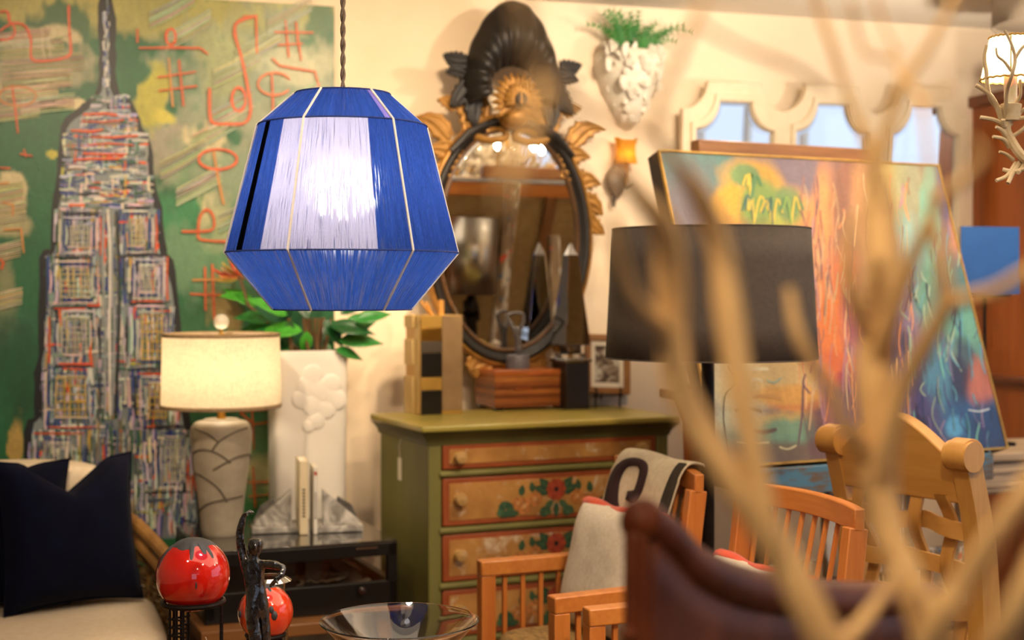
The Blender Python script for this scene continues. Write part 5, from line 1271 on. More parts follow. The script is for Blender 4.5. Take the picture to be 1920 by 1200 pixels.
# ------------------------------------------------------------------ white shell wall pocket with ferns
def wall_pocket():
    s0, z0 = on_wall(1190, 165, .08); D = room(s0, .08).y; q = D / F
    t = thing('wall_pocket', 'white shell-encrusted cone-shaped wall pocket above the amber sconce', 'planter', room(s0, 0, z0), WA)
    wm = mat('white_plaster_shell', '#f2eadb', '#dccfb8', 25, rough=.5, bump=.2, bscale=80)
    X = lambda px: (px - 1190) * q; Z = lambda py: (165 - py) * q
    prof = [(238, 6), (225, 22), (200, 36), (170, 52), (140, 64), (115, 68), (95, 62), (92, 50)]
    body = MB(); n = 24
    for py, r in prof:
        for k in range(n + 1):
            a_ = PI * k / n; body.v.append((X(1190 + (1190 - 1190)) + r * q * math.cos(a_), -r * q * .95 * math.sin(a_), Z(py)))
    body.f = [(i * (n + 1) + k, i * (n + 1) + k + 1, (i + 1) * (n + 1) + k + 1, (i + 1) * (n + 1) + k) for i in range(len(prof) - 1) for k in range(n)]; body.c = [None] * len(body.f)
    obj('cone', body, wm, t, smooth=60, solid=.004)
    sh = MB().grid(lambda u, v: ((u - .5) * 1.5 * math.sin(v * PI / 2) ** .7, -.28 * math.sin(PI * v) - .07 * abs(math.cos(u * PI * 6)) * v - .05, v * (1 - .55 * (2 * u - 1) ** 2)), 24, 8)
    src = obj('shell', sh, wm, t, smooth=60, solid=.06); first = True
    curl = MB().tube([(.5 * (1 - k / 26) * math.cos(k * .55), -.2 - .012 * k, .5 * (1 - k / 26) * math.sin(k * .55)) for k in range(24)], [.16 - .003 * k for k in range(24)], 7)
    csrc = obj('curl', curl, wm, t, smooth=180); cf = True
    def rad(py):
        for (y0_, r0), (y1_, r1) in zip(prof, prof[1:]):
            if y1_ <= py <= y0_: return r0 + (r1 - r0) * (y0_ - py) / (y0_ - y1_)
        return 50
    for i in range(44):
        py = RND.uniform(90, 232); a_ = RND.uniform(.12, PI - .12); r = rad(py) * q; pos = Vector((r * math.cos(a_), -r * .95 * math.sin(a_), Z(py)))
        sz = RND.uniform(.022, .045) * (1.25 if py < 180 else .8)
        rot = (RND.uniform(-.5, .3), RND.uniform(-1.6, 1.6), a_ - PI / 2 + RND.uniform(-.3, .3))
        o = src if first else inst(src, t); first = False; o.location = pos; o.rotation_euler = rot; o.scale = (sz,) * 3
    for i in range(70):
        py = RND.choice([RND.uniform(84, 130), RND.uniform(84, 130), RND.uniform(130, 230)]); a_ = RND.uniform(.1, PI - .1); r = rad(max(96, py)) * q * 1.03; pos = Vector((r * math.cos(a_), -r * .95 * math.sin(a_), Z(py)))
        o = csrc if cf else inst(csrc, t); cf = False; sz = RND.uniform(.018, .034); o.location = pos; o.rotation_euler = (0, RND.uniform(0, 6), a_ - PI / 2); o.scale = (sz,) * 3
    f = thing('fern', 'green fern fronds sprouting from the white shell wall pocket', 'plant', room(s0, .055, z0 + Z(96)), WA)
    fm = mat('fern_green', '#3f8a34', '#1f5a22', 20, rough=.5)
    for k in range(22):
        px = RND.uniform(-55, 60) * q; L = RND.uniform(.09, .16); lean = px * 8 + RND.uniform(-.4, .4)
        if k == 0: px, L, lean = 60 * q, .17, 1.15
        pts = [Vector((px * .6 + L * math.sin(lean * v) * v, -.02 * v - .01, L * v * math.cos(lean * v * .9))) for v in np.linspace(0, 1, 9)]
        mb = MB().tube(pts, [.0022] * 9, 5)
        for i in range(1, 9):
            for s_ in (-1, 1):
                d = (pts[i] - pts[i - 1]).normalized(); nn = Vector((-d.z, 0, d.x)) * s_; l = .030 * (1 - .75 * abs(i / 8 - .35))
                tip = pts[i] + nn * l + d * l * .8
                mb.add([pts[i] - d * .005, tip, pts[i] + d * .005, pts[i] + nn * l * .5 + d * l * .25 + Vector((0, -.003, 0))], [(0, 3, 2), (0, 1, 3), (3, 1, 2)])
        obj('frond', mb, fm, f, smooth=0)
wall_pocket()

def amber_sconce():
    s0, z0 = on_wall(1172, 320, .06); D = room(s0, .06).y; q = D / F
    t = thing('wall_sconce', 'little wall sconce with an amber pinched shade and bird-shaped taupe body', 'sconce', room(s0, 0, z0), WA)
    X = lambda px: (px - 1172) * q; Z = lambda py: (320 - py) * q
    am = shade_mat('amber_shade', '#f2c25c', .6, sc=(60, 60, 60), tint='#ffe6a8')
    def sf(u, v):
        a_ = 2 * PI * u; c, s_ = math.cos(a_), math.sin(a_); e = .55
        w_ = (21 - 4 * math.sin(PI * v)) * q; top = 5 * q * v * (abs(c) ** 3)
        return (X(1175) + math.copysign(abs(c) ** e, c) * w_, -.055 + math.copysign(abs(s_) ** e, s_) * w_ * .7, Z(306) + (306 - 262) * q * v + top)
    obj('shade', MB().grid(sf, 40, 8, cu=True), am, t, smooth=60)
    obj('bulb', MB().ball((X(1175), -.055, Z(290)), .012, 12, 8), emis('sconce_bulb', (1, .8, .5), 14), t)
    obj('candle_stem', MB().tube([(X(1176), -.055, Z(346)), (X(1175), -.055, Z(300))], [.006, .005], 8), mat('amber_stem', '#c98a3c', '#a06a28', 20, rough=.4), t)
    bod = mat('taupe_ceramic', '#8f7a64', '#6f5c4a', 12, rough=.45)
    mb = MB().grid(lambda u, v: (X(1158 + 4 * v) + (24 * math.sin(PI * v) ** .8 * (1 - .3 * v)) * q * math.cos(2 * PI * u), -.03 + .025 * math.sin(PI * v) ** .8 * math.sin(2 * PI * u), Z(308 + 66 * v)), 20, 14, cu=True, flip=True)
    obj('body', mb, bod, t, smooth=180)
    obj('perch', MB().tube([(X(1163), -.04, Z(352)), (X(1180), -.055, Z(350)), (X(1188), -.06, Z(346))], [.007, .006, .002], 8), bod, t)
    obj('beak', MB().tube([(X(1156), -.03, Z(362)), (X(1155), -.032, Z(376)), (X(1154), -.035, Z(388))], [.009, .008, .006], 8), mat('dark_tip', '#3c2c22', None, 10, rough=.5), t)
    obj('price_tag', MB().box(X(1150), -.004, Z(402), .03, .001, .022, M=Matrix.Rotation(.3, 4, 'Y')), M['paper'], t)
amber_sconce()

# ------------------------------------------------------------------ three arched wall mirrors
def arched_mirrors():
    cream = mat('cream_frame', '#ead9bc', '#d9c4a0', 10, rough=.5, bump=.1, bscale=60)
    names = ('cream notched-top wall mirror next to the amber sconce', 'cream notched-top wall mirror, the middle of three', 'cream notched-top wall mirror beside the red-brown hutch')
    for (cx, top, hw, tw), lab in zip(((1364, 195, 71, 29), (1545, 199, 66, 28), (1718, 203, 61, 26)), names):
        s0, z0 = on_wall(cx, top, .03); D = room(s0, .03).y; q = D / F; k = 1 / (math.cos(WA) * .95)
        sl, _ = on_wall(cx - hw, top, .03); sr, _ = on_wall(cx + hw, top, .03); sa, _ = on_wall(cx - tw, top, .03); sb, _ = on_wall(cx + tw, top, .03)
        mid = (sl + sr) / 2; hwm = (sr - sl) / 2; twm = (sb - sa) / 2; sh = 52 * q; hb = .95
        t = thing('wall_mirror', lab, 'mirror', room(mid, .012, z0 - hb), WA, 'notched wall mirrors')
        t.rotation_euler = (math.radians(3.2), 0, WA)
        def outline(g, dz):
            H1 = hb + dz; pts = []
            w0, w1, s1 = hwm + g, twm + g * .9, sh
            pts = [(-w0, -dz), (w0, -dz), (w0, H1 - s1)]
            for j in range(1, 8):    # concave shoulder
                a_ = PI / 2 * j / 8; pts.append((w1 + (w0 - w1) * (1 - math.sin(a_)), H1 - s1 * math.cos(a_)))
            pts += [(w1, H1), (-w1, H1)]
            for j in range(7, 0, -1):
                a_ = PI / 2 * j / 8; pts.append((-(w1 + (w0 - w1) * (1 - math.sin(a_))), H1 - s1 * math.cos(a_)))
            pts.append((-w0, H1 - s1)); return pts
        obj('frame', MB().ring_prism(outline(.058, .08), outline(0, 0), -.035, 0), cream, t, smooth=30, bevel=.004)
        obj('frame_moulding', MB().ring_prism(outline(.024, .03), outline(.004, .005), -.046, -.034), cream, t, smooth=30, bevel=.003)
        g = outline(.004, .004); mb = MB(); mb.add([(p[0], -.020, p[1]) for p in g], [tuple(range(len(g)))]); obj('mirror_glass', mb, M['mirror'], t, smooth=0)
        ins = outline(-.012, -.012); obj('bevel_edge', MB().ring_prism(outline(.002, .002), ins, -.0215, -.0202), mat('bevelled_mirror', (.75, .77, .8), (.7, .72, .75), 3, rough=.08, metal=1), t, smooth=20)
arched_mirrors()

# ------------------------------------------------------------------ right-hand hutch, blue canvas, whitewashed console
def hutch():
    s0, _ = on_wall(1823, 300, 0.0); O = room(s0, 0.0, 0)
    t = thing('wooden_hutch', 'red-brown wooden hutch with open shelves at the right edge', 'hutch', O, WA)
    W, Dp, Ht = 1.15, .40, 2.17
    V, H_ = M['mahog'], M['mahogx']
    obj('side_panel', MB().box(.014, -Dp / 2, Ht / 2, .028, Dp, Ht), V, t, bevel=.003); obj('side_panel', MB().box(W - .014, -Dp / 2, Ht / 2, .028, Dp, Ht), V, t, bevel=.003)
    n = 9
    for k in range(n):
        obj('back_plank', MB().box(.03 + (W - .06) * (k + .5) / n, -.012, (Ht + .95) / 2, (W - .06) / n - .003, .014, Ht - .97), V, t, bevel=.002)
    obj('cornice', MB().prism([(-.06, 0), (.0, 0), (.0, -.09), (-.01, -.09), (-.02, -.05), (-.05, -.025)], -.04, W + .04, plane='yz').xf(Matrix.Translation((0, -Dp, Ht + .05))), H_, t, bevel=.003)
    obj('top_panel', MB().box(W / 2, -Dp / 2, Ht + .02, W + .04, Dp + .02, .045), H_, t)
    for z in (.93,): obj('shelf', MB().box(W / 2, -.14, z, W - .056, .27, .024), H_, t, bevel=.003)
    obj('waist_ledge', MB().box(W / 2, -Dp / 2 - .02, 1.04, W + .05, Dp + .06, .035), H_, t, bevel=.008)
    obj('lower_body', MB().box(W / 2, -Dp / 2, .51, W - .002, Dp - .01, .99), V, t)
    for k in (0, 1):
        d = obj('door', MB().box(W * (.27 + .46 * k), -Dp + .0, .5, .46, .022, .86), V, t, bevel=.003); obj('knob', MB().ball((W * (.27 + .46 * k) + (.19 if k == 0 else -.19), -Dp - .02, .55), .014, 12, 8), M['brass'], d)
    obj('front_stile', MB().box(.20, -Dp + .012, (Ht + 1.04) / 2, .03, .022, Ht - 1.06), V, t, bevel=.002); obj('front_stile', MB().box(W - .025, -Dp + .012, (Ht + 1.04) / 2, .05, .022, Ht - 1.06), V, t, bevel=.002)
    obj('frieze_board', MB().box(W / 2, -Dp + .012, Ht - .08, W - .05, .022, .16), H_, t)
    # whitewashed console
    
    w_ = thing('console_table', 'whitewashed carved console table behind the abstract painting', 'table', P(1830, 845, 5.0).xy.to_3d(), math.radians(20))
    ww = mat('whitewashed_wood', '#d2bda0', '#a98f72', 14, (.2, 1, 1), rough=.65, bump=.25, bscale=60)
    zt = CH - (838 - HZ) / F * 5.0
    obj('table_top', MB().box(.25, .0, zt - .014, .95, .40, .028), ww, w_, bevel=.006)
    for k in range(2):
        d = obj('drawer', MB().box(.05 + .44 * k, -.175, zt - .085, .41, .02, .095), ww, w_, bevel=.003)
        obj('carved_panel', MB().ring_prism([(.05 + .44 * k + a, zt - .085 + b) for a, b in ((-.17, -.03), (.17, -.03), (.17, .03), (-.17, .03))], [(.05 + .44 * k + a, zt - .085 + b) for a, b in ((-.155, -.018), (.155, -.018), (.155, .018), (-.155, .018))], -.192, -.184), ww, d, bevel=.002)
        obj('knob', MB().ball((.05 + .44 * k, -.2, zt - .085), .013, 12, 8), M['oak'], d)
    obj('apron', MB().box(.25, .0, zt - .085, .90, .33, .11), ww, w_)
    for x in (-.18, .68):
        for y in (-.15, .15): obj('leg', MB().lathe([(.001, 0), (.018, 0), (.014, .03), (.024, .1), (.017, .3), (.026, .5), (.02, zt - .16), (.03, zt - .14), (.03, zt - .03)], 14, (x, y, 0)), ww, w_)
    # blue canvas on a thin stand on the console
    D = 5.05; c = P(1853, 551, D); zc = c.z
    st = thing('canvas_stand', 'thin black metal stand on the console under the blue canvas', 'stand', (c.x, D, zt + .0005), math.radians(20))
    hh = zc - zt
    obj('base_plate', MB().box(0, 0, .006, .16, .10, .012), M['blackmetal'], st, bevel=.002); obj('rod', MB().tube([(0, .02, .01), (0, .02, hh + .1)], .006, 8), M['blackmetal'], st); obj('ledge', MB().box(0, 0, hh - .005, .16, .045, .008), M['blackmetal'], st)
    cc = thing('blue_canvas', 'plain blue square canvas on a stand before the red-brown hutch', 'painting', (c.x, D, zc), WA)
    obj('canvas_face', MB().box(0, -.011, .119, .24, .003, .238), mat('cobalt_wash', '#2a62a8', '#1f4f90', 4, rough=.55), cc); obj('stretcher', MB().box(0, 0, .119, .238, .02, .236), M['cream'], cc)
hutch()
# ------------------------------------------------------------------ black floor lamp
def floor_lamp():
    D = 3.76; q = D / F; cx = (1333 - 960) * q
    t = thing('floor_lamp', 'black floor lamp with a dark charcoal tapered drum shade', 'lamp', (cx, D, 0))
    zt, zb, rt, rb = CH - (430 - HZ) * q, CH - (670 - HZ) * q, 184 * q, 197 * q
    dm = mat('charcoal_shade', '#4a3f36', '#3c332b', 90, rough=.75, bump=.1, bscale=400, dist=.0005)
    obj('shade', MB().grid(lambda u, v: ((rb + (rt - rb) * v) * math.cos(2 * PI * u), (rb + (rt - rb) * v) * math.sin(2 * PI * u), zb + (zt - zb) * v), 72, 4, cu=True), dm, t, smooth=60, solid=.002)
    for z_, r_ in ((zt, rt), (zb, rb)): obj('shade_rim', MB().tube([(r_ * math.cos(2 * PI * k / 72), r_ * math.sin(2 * PI * k / 72), z_) for k in range(72)], .0022, 6, closed=True), dm, t)
    obj('pole', MB().tube([(-.008, 0, .02), (-.008, 0, zb + .08)], .0175, 14), M['blackmetal'], t)
    obj('base', MB().lathe([(.001, 0), (.12, 0), (.122, .008), (.11, .016), (.03, .024), (.02, .05), (.001, .05)], 36, (-.008, 0, 0)), M['blackmetal'], t)
    obj('socket', MB().lathe([(.001, zb + .08), (.02, zb + .08), (.02, zb + .15), (.001, zb + .15)], 14, (-.008, 0, 0)), M['brass'], t)
    obj('bulb', MB().ball((-.008, 0, zb + .19), .03, 14, 10, sz=1.3), glass_mat('unlit_bulb', (.95, .93, .9), .3), t)
    obj('spider', MB().tube([(-rt, 0, zt - .02), (rt, 0, zt - .02)], .002, 6).tube([(0, -rt, zt - .02), (0, rt, zt - .02)], .002, 6).tube([(-.008, 0, zb + .1), (-.008, 0, zt - .02)], .003, 6), M['blackmetal'], t)
floor_lamp()

# ------------------------------------------------------------------ slatted beech armchairs
def armchair(label, loc, rz, seatm, back_spindles=True):
    t = thing('slatted_armchair', label, 'armchair', loc, rz, 'beech armchairs')
    W, Wb, yf, yb, ytop, za, zt = .25, .22, -.25, .09, .15, .63, .905
    v, h = M['beech'], M['beechx']
    for s_ in (-1, 1):
        obj('front_post', MB().bar((s_ * W, yf, 0), (s_ * W, yf, za - .02), .042, .042, (0, 1, 0)), v, t, bevel=.003)
        obj('back_post', MB().bar((s_ * Wb, yb - .02, 0), (s_ * Wb, yb, .42), .03, .045, (0, 1, 0)).bar((s_ * Wb, yb, .41), (s_ * Wb, ytop, zt - .02), .03, .05, (0, 1, 0)), v, t, bevel=.003)
        obj('arm_rail', MB().bar((s_ * W, yf - .022, za), (s_ * (Wb + .012), yb + .06, za + .005), .045, .042), h, t, bevel=.004)
        obj('side_rail', MB().bar((s_ * W, yf, .37), (s_ * Wb, yb, .37), .028, .06), h, t, bevel=.003)
        for k in range(6):
            f = (k + 1) / 7; x = s_ * (W + (Wb - W) * f); y = yf + (yb + .03 - yf) * f
            obj('arm_spindle', MB().bar((x, y, .39), (x, y, za - .015), .013, .013, (0, 1, 0)), v, t, bevel=.002)
    obj('front_rail', MB().bar((-W, yf, .37), (W, yf, .37), .028, .06), h, t, bevel=.003)
    obj('back_rail', MB().bar((-Wb, yb, .46), (Wb, yb, .46), .024, .045), h, t, bevel=.003)
    crest = MB(); n = 14; pts = [(-Wb - .015 + (2 * Wb + .03) * k / n, ytop + .035 * (1 - (2 * k / n - 1) ** 2), zt + .006 * (1 - (2 * k / n - 1) ** 2)) for k in range(n + 1)]
    for k in range(n + 1):
        x, y, z = pts[k]; crest.v += [(x, y - .014, z - .028), (x, y + .014, z - .028), (x, y + .016, z + .022), (x, y - .012, z + .022)]
    crest.f = [(4 * k + i, 4 * k + (i + 1) % 4, 4 * k + 4 + (i + 1) % 4, 4 * k + 4 + i) for k in range(n) for i in range(4)] + [(3, 2, 1, 0), tuple(4 * n + i for i in range(4))]; crest.c = [None] * len(crest.f)
    obj('crest_rail', crest, h, t, smooth=30, bevel=.003)
    if back_spindles:
        for k in range(8):
            f = (k + 1) / 9; x = -Wb + 2 * Wb * f; i = f * n; j = int(i); yy = pts[j][1]
            obj('back_spindle', MB().tube([(x, yb + .003, .47), (x, yy, zt - .02)], .0065, 8), v, t)
    obj('seat_cushion', MB().grid(lambda u, v_: (lambda a_, b_, e: (.235 * math.copysign(abs(math.cos(b_)) ** e, math.cos(b_)) * math.copysign(abs(math.cos(a_)) ** e, math.cos(a_)), -.082 + .168 * math.copysign(abs(math.cos(b_)) ** e, math.cos(b_)) * math.copysign(abs(math.sin(a_)) ** e, math.sin(a_)), .425 + .05 * math.copysign(abs(math.sin(b_)) ** .7, math.sin(b_))))(2 * PI * u, PI * (v_ - .5), .4), 48, 16, cu=True), seatm, t, smooth=180, label='patchwork patterned seat cushion')
    return t

def patch_mat():
    t = NT('patchwork_upholstery'); v = t.coords((1, 1, 1)); b = t.n('ShaderNodeTexBrick')
    b.inputs['Scale'].default_value = 26; b.inputs['Color1'].default_value = (*C('#a3804a'), 1); b.inputs['Color2'].default_value = (*C('#4f3a1e'), 1); b.inputs['Mortar'].default_value = (*C('#8a6a3a'), 1); b.inputs['Mortar Size'].default_value = .01; b.inputs['Bias'].default_value = -.25
    t.l(v, b.inputs['Vector']); n_ = t.noise(v, 90, 3); t.set(Base_Color=t.mixc(.3, b.outputs[0], t.ramp(n_, [(.3, C('#6a5530')), (.7, C('#b08f58'))])), Roughness=.9); t.bump(n_, .3, .002); return t.m
PM = patch_mat()
CH1 = (Vector((.254, 3.82, 0)), math.radians(-68)); CH2 = (Vector((.522, 3.235, 0)), math.radians(-67))
armchair('beech slatted armchair with a patterned throw over its back before the dresser', *CH1, PM, True)
armchair('beech spindle-back armchair beside the pine lattice chair', *CH2, PM, True)

def seat_cushion_pillow(label, ch, x, y, yaw, lean, w_, h_):
    O, rz = ch; M_ = Matrix.Translation(O) @ Matrix.Rotation(rz, 4, 'Z'); p = M_ @ Vector((x, y, .478))
    c = thing('linen_cushion', label, 'cushion', p, 0, 'white cushions on the armchairs'); c.rotation_euler = (math.radians(-lean), 0, rz + math.radians(yaw))
    lin = M.get('oatmeal') or M.setdefault('oatmeal', mat('oatmeal_linen', '#ded3c2', '#c9baa4', 90, rough=.95, bump=.35, bscale=400, dist=.001))
    org = M.get('orange') or M.setdefault('orange', mat('orange_velvet', '#d9481c', '#b83612', 40, rough=.7, bump=.2, bscale=200, Sheen_Weight=.3))
    obj('cover', pillow(MB(), w_, h_, .13, .05), lin, c, smooth=180)
    mb = MB()     # orange band along the top edge
    n = 40
    for k in range(n + 1):
        f = 2 * k / n - 1; e = 1; g = 1 - .05 * (1 - f * f); zt = h_ / 2 + h_ / 2 * g
        r_ = .018 + .003 * math.sin(k * .35)
        for j in range(10):
            a_ = 2 * PI * j / 10; mb.v.append((w_ / 2 * f * 1.0, .012 + r_ * 1.5 * math.cos(a_), zt - .012 + r_ * math.sin(a_)))
    mb.f = [(k * 10 + j, k * 10 + (j + 1) % 10, (k + 1) * 10 + (j + 1) % 10, (k + 1) * 10 + j) for k in range(n) for j in range(10)] + [tuple(range(9, -1, -1)), tuple(n * 10 + j for j in range(10))]; mb.c = [None] * len(mb.f)
    obj('orange_flange', mb, org, c, smooth=60, label='orange velvet top edge')
seat_cushion_pillow('white linen cushion with orange edge in front of the scroll-patterned throw', CH1, .0, -.035, 6, 14, .36, .35)
seat_cushion_pillow('white linen cushion with orange edge on the spindle-back armchair', CH2, -.0, -.035, 0, 16, .36, .31)

def throw():
    O, rz = CH1; t = thing('scroll_throw', 'cream wool throw with brown scrolls draped over the slatted armchair back', 'blanket', O, rz)
    wool = mat('cream_wool', '#d9cbb0', '#c4b394', 70, rough=.95, bump=.3, bscale=300, dist=.001)
    zt = .938; x0, x1 = -.205, .165
    # path over the crest: front hem -> top -> back hem (y, z)
    path = [(.075, .50), (.115, .60), (.155, .72), (.195, .83), (.222, .905), (.250, .9415), (.285, .9440), (.310, .925), (.318, .86), (.322, .76), (.324, .64)]
    sp = smooth_path(path, 6)
    def at(u, v):
        i = v * (len(sp) - 1); j = min(int(i), len(sp) - 2); f = i - j; y = sp[j][0] * (1 - f) + sp[j + 1][0] * f; z = sp[j][1] * (1 - f) + sp[j + 1][1] * f
        x = x0 + (x1 - x0) * u; wv = .005 * math.sin(u * 9 + v * 4) * (1 if v < .4 else .4)
        return Vector((x, y - .09 - wv - .004, z + .003 * math.sin(u * 7)))
    obj('cloth', MB().grid(lambda u, v: at(u, v), 30, 60), wool, t, smooth=180, solid=.006)
    bro = mat('brown_wool', '#34151a', '#24100f', 60, rough=.95, bump=.3, bscale=300); dk = mat('dark_olive_wool', '#3a3024', '#2a2219', 60, rough=.95, bump=.3, bscale=300)
    def ribbon(name, pts, ws, m_):
        q_ = smooth_path([(*p, w_) for p, w_ in zip(pts, ws)], 8); mb = MB(); k = len(q_)
        for i, p in enumerate(q_):
            a_, b_ = q_[max(i - 1, 0)], q_[min(i + 1, k - 1)]; d = np.array([(b_[0] - a_[0]) * .39, (b_[1] - a_[1]) * 1.0]); d /= (np.linalg.norm(d) + 1e-9)
            nn = (-d[1] / .39, d[0] / 1.0)
            for s_ in (-1, 0, 1):
                c = at(min(.999, max(0.001, p[0] + nn[0] * s_ * p[2])), min(.999, max(.001, p[1] + nn[1] * s_ * p[2])))
                mb.v.append(tuple(c + Vector((0, -.0045, .0025))))
        mb.f = [(3 * i + j, 3 * i + j + 1, 3 * i + j + 4, 3 * i + j + 3) for i in range(k - 1) for j in (0, 1)]; mb.c = [None] * len(mb.f)
        obj(name, mb, m_, t, smooth=180, solid=.005)
    v0 = .44   # where the cloth turns over the crest
    # big hooked scroll near the left edge
    ribbon('brown_scroll', [(.34, .30), (.47, .31), (.50, .37), (.44, .425), (.30, .43), (.16, .40), (.11, .33), (.17, .26), (.30, .21), (.36, .15), (.34, .09), (.25, .06)], [.012, .022, .025, .024, .022, .025, .03, .035, .04, .04, .036, .02], bro)
    ribbon('dark_leaf', [(.62, .04), (.66, .12), (.76, .20), (.86, .24)], [.03, .055, .05, .012], dk)
    ribbon('dark_border', [(.95, .02), (.95, .15), (.94, .28), (.95, .40), (.95, .5)], [.018, .022, .024, .022, .02], dk)
throw()

# ------------------------------------------------------------------ pine chair with a woven lattice back
def lattice_chair():
    rz = math.radians(-58); R0 = Vector((1.135, 3.40, 0)); W = .42
    O = R0 - Vector((math.cos(rz), math.sin(rz), 0)) * (W / 2)
    t = thing('lattice_chair', 'pale pine chair with scrolled posts and a woven lattice back', 'chair', O, rz)
    pv, px_ = M['pine'], M['pinex']
    # the sitter faces away from the camera (+y); posts curve and roll at the top towards -y
    r = .042
    for s_ in (-1, 1):
        x = s_ * W / 2
        spine = smooth_path([(.02, 0.0), (.0, .30), (-.005, .55), (-.025, .80), (-.06, .95), (-.075, 1.0)], 6)
        L_, R_ = [], []
        for i, p in enumerate(spine):
            a_, b_ = spine[max(0, i - 1)], spine[min(len(spine) - 1, i + 1)]; d = np.array(b_) - np.array(a_); d /= np.linalg.norm(d); n_ = np.array((d[1], -d[0]))
            hw = .030 + .004 * math.sin(i * .2)
            L_.append(tuple(np.array(p) - n_ * hw)); R_.append(tuple(np.array(p) + n_ * hw))
        cap = [(-.078 + r * math.cos(a_), 1.01 + r * math.sin(a_)) for a_ in np.linspace(-.35, PI * 1.25, 18)]
        obj('back_post', MB().prism(R_ + cap + L_[::-1], x - .024, x + .024, plane='yz'), pv, t, smooth=40, bevel=.004)
        obj('scroll_roll', MB().tube([(x - .034, -.085, 1.01), (x + .034, -.085, 1.01)], r * .86, 24), pv, t)
        obj('front_leg', MB().bar((s_ * W / 2, .42, 0), (s_ * W / 2, .42, .44), .045, .045, (0, 1, 0)), pv, t, bevel=.004)
        obj('side_rail', MB().bar((s_ * W / 2, 0, .40), (s_ * W / 2, .42, .40), .028, .07), px_, t, bevel=.003)
    # camel-back crest board
    n = 24; top = [(-W / 2 + W * k / n, 0.985 + .115 * math.sin(PI * k / n) ** 1.3) for k in range(n + 1)]
    cr = MB().prism([(W / 2, .895), (-W / 2, .895)][::-1] + top[::-1], -.018, .018)
    cr.xf(Matrix.Translation((0, -.052, 0)) @ Matrix.Translation((0, 0, .9)) @ Matrix.Rotation(math.radians(11), 4, 'X') @ Matrix.Translation((0, 0, -.9)))
    obj('crest_board', cr, px_, t, smooth=40, bevel=.004)
    kn = mat('wood_knot', '#7a4a20', '#5a3414', 30, rough=.5)
    for x, z in ((.05, .965), (-.06, .93)): obj('knot', MB().ball((x, -.075, z), .007, 10, 6, sx=1.3, sy=.25), kn, t)
    obj('knot', MB().ball((W / 2 + .0242, -.01, .80), .008, 10, 6, sx=.15, sz=1.4), kn, t)
    yb = lambda z: -.005 - .075 * max(0, (z - .5) / .45) ** 1.5
    zs = [.83, .73, .63, .53]; xs = [-.135, -.045, .045, .135]
    for j, z in enumerate(zs):
        m = MB(); k_ = 40
        for i in range(k_ + 1):
            x = -W / 2 + W * i / k_; ph = math.cos((x - xs[0]) / .09 * PI + j * PI); y = yb(z) + .013 * ph; zc = z + .008 * math.sin(x * 22 + j)
            m.v += [(x, y - .005, zc - .021), (x, y + .005, zc - .021), (x, y + .005, zc + .021), (x, y - .005, zc + .021)]
        m.f = [(4 * i + a_, 4 * i + (a_ + 1) % 4, 4 * i + 4 + (a_ + 1) % 4, 4 * i + 4 + a_) for i in range(k_) for a_ in range(4)]; m.c = [None] * len(m.f)
        obj('woven_slat', m, px_, t, smooth=40)
    for j, x in enumerate(xs):
        m = MB(); k_ = 44
        for i in range(k_ + 1):
            z = .44 + .47 * i / k_; ph = math.cos((z - zs[0]) / .1 * PI + j * PI + PI); y = yb(z) + .013 * ph; xc = x + .007 * math.sin(z * 20 + j)
            m.v += [(xc - .018, y - .005, z), (xc + .018, y - .005, z), (xc + .018, y + .005, z), (xc - .018, y + .005, z)]
        m.f = [(4 * i + a_, 4 * i + (a_ + 1) % 4, 4 * i + 4 + (a_ + 1) % 4, 4 * i + 4 + a_) for i in range(k_) for a_ in range(4)]; m.c = [None] * len(m.f)
        obj('woven_upright', m, pv, t, smooth=40)
    obj('lower_rail', MB().box(0, 0, .44, W, .028, .06), px_, t, bevel=.003); obj('front_rail', MB().box(0, .42, .40, W, .028, .07), px_, t, bevel=.003)
    for k in range(8): obj('seat_slat', MB().box(0, .03 + .055 * k, .445, W + .02, .05, .02), px_, t, bevel=.004)
lattice_chair()

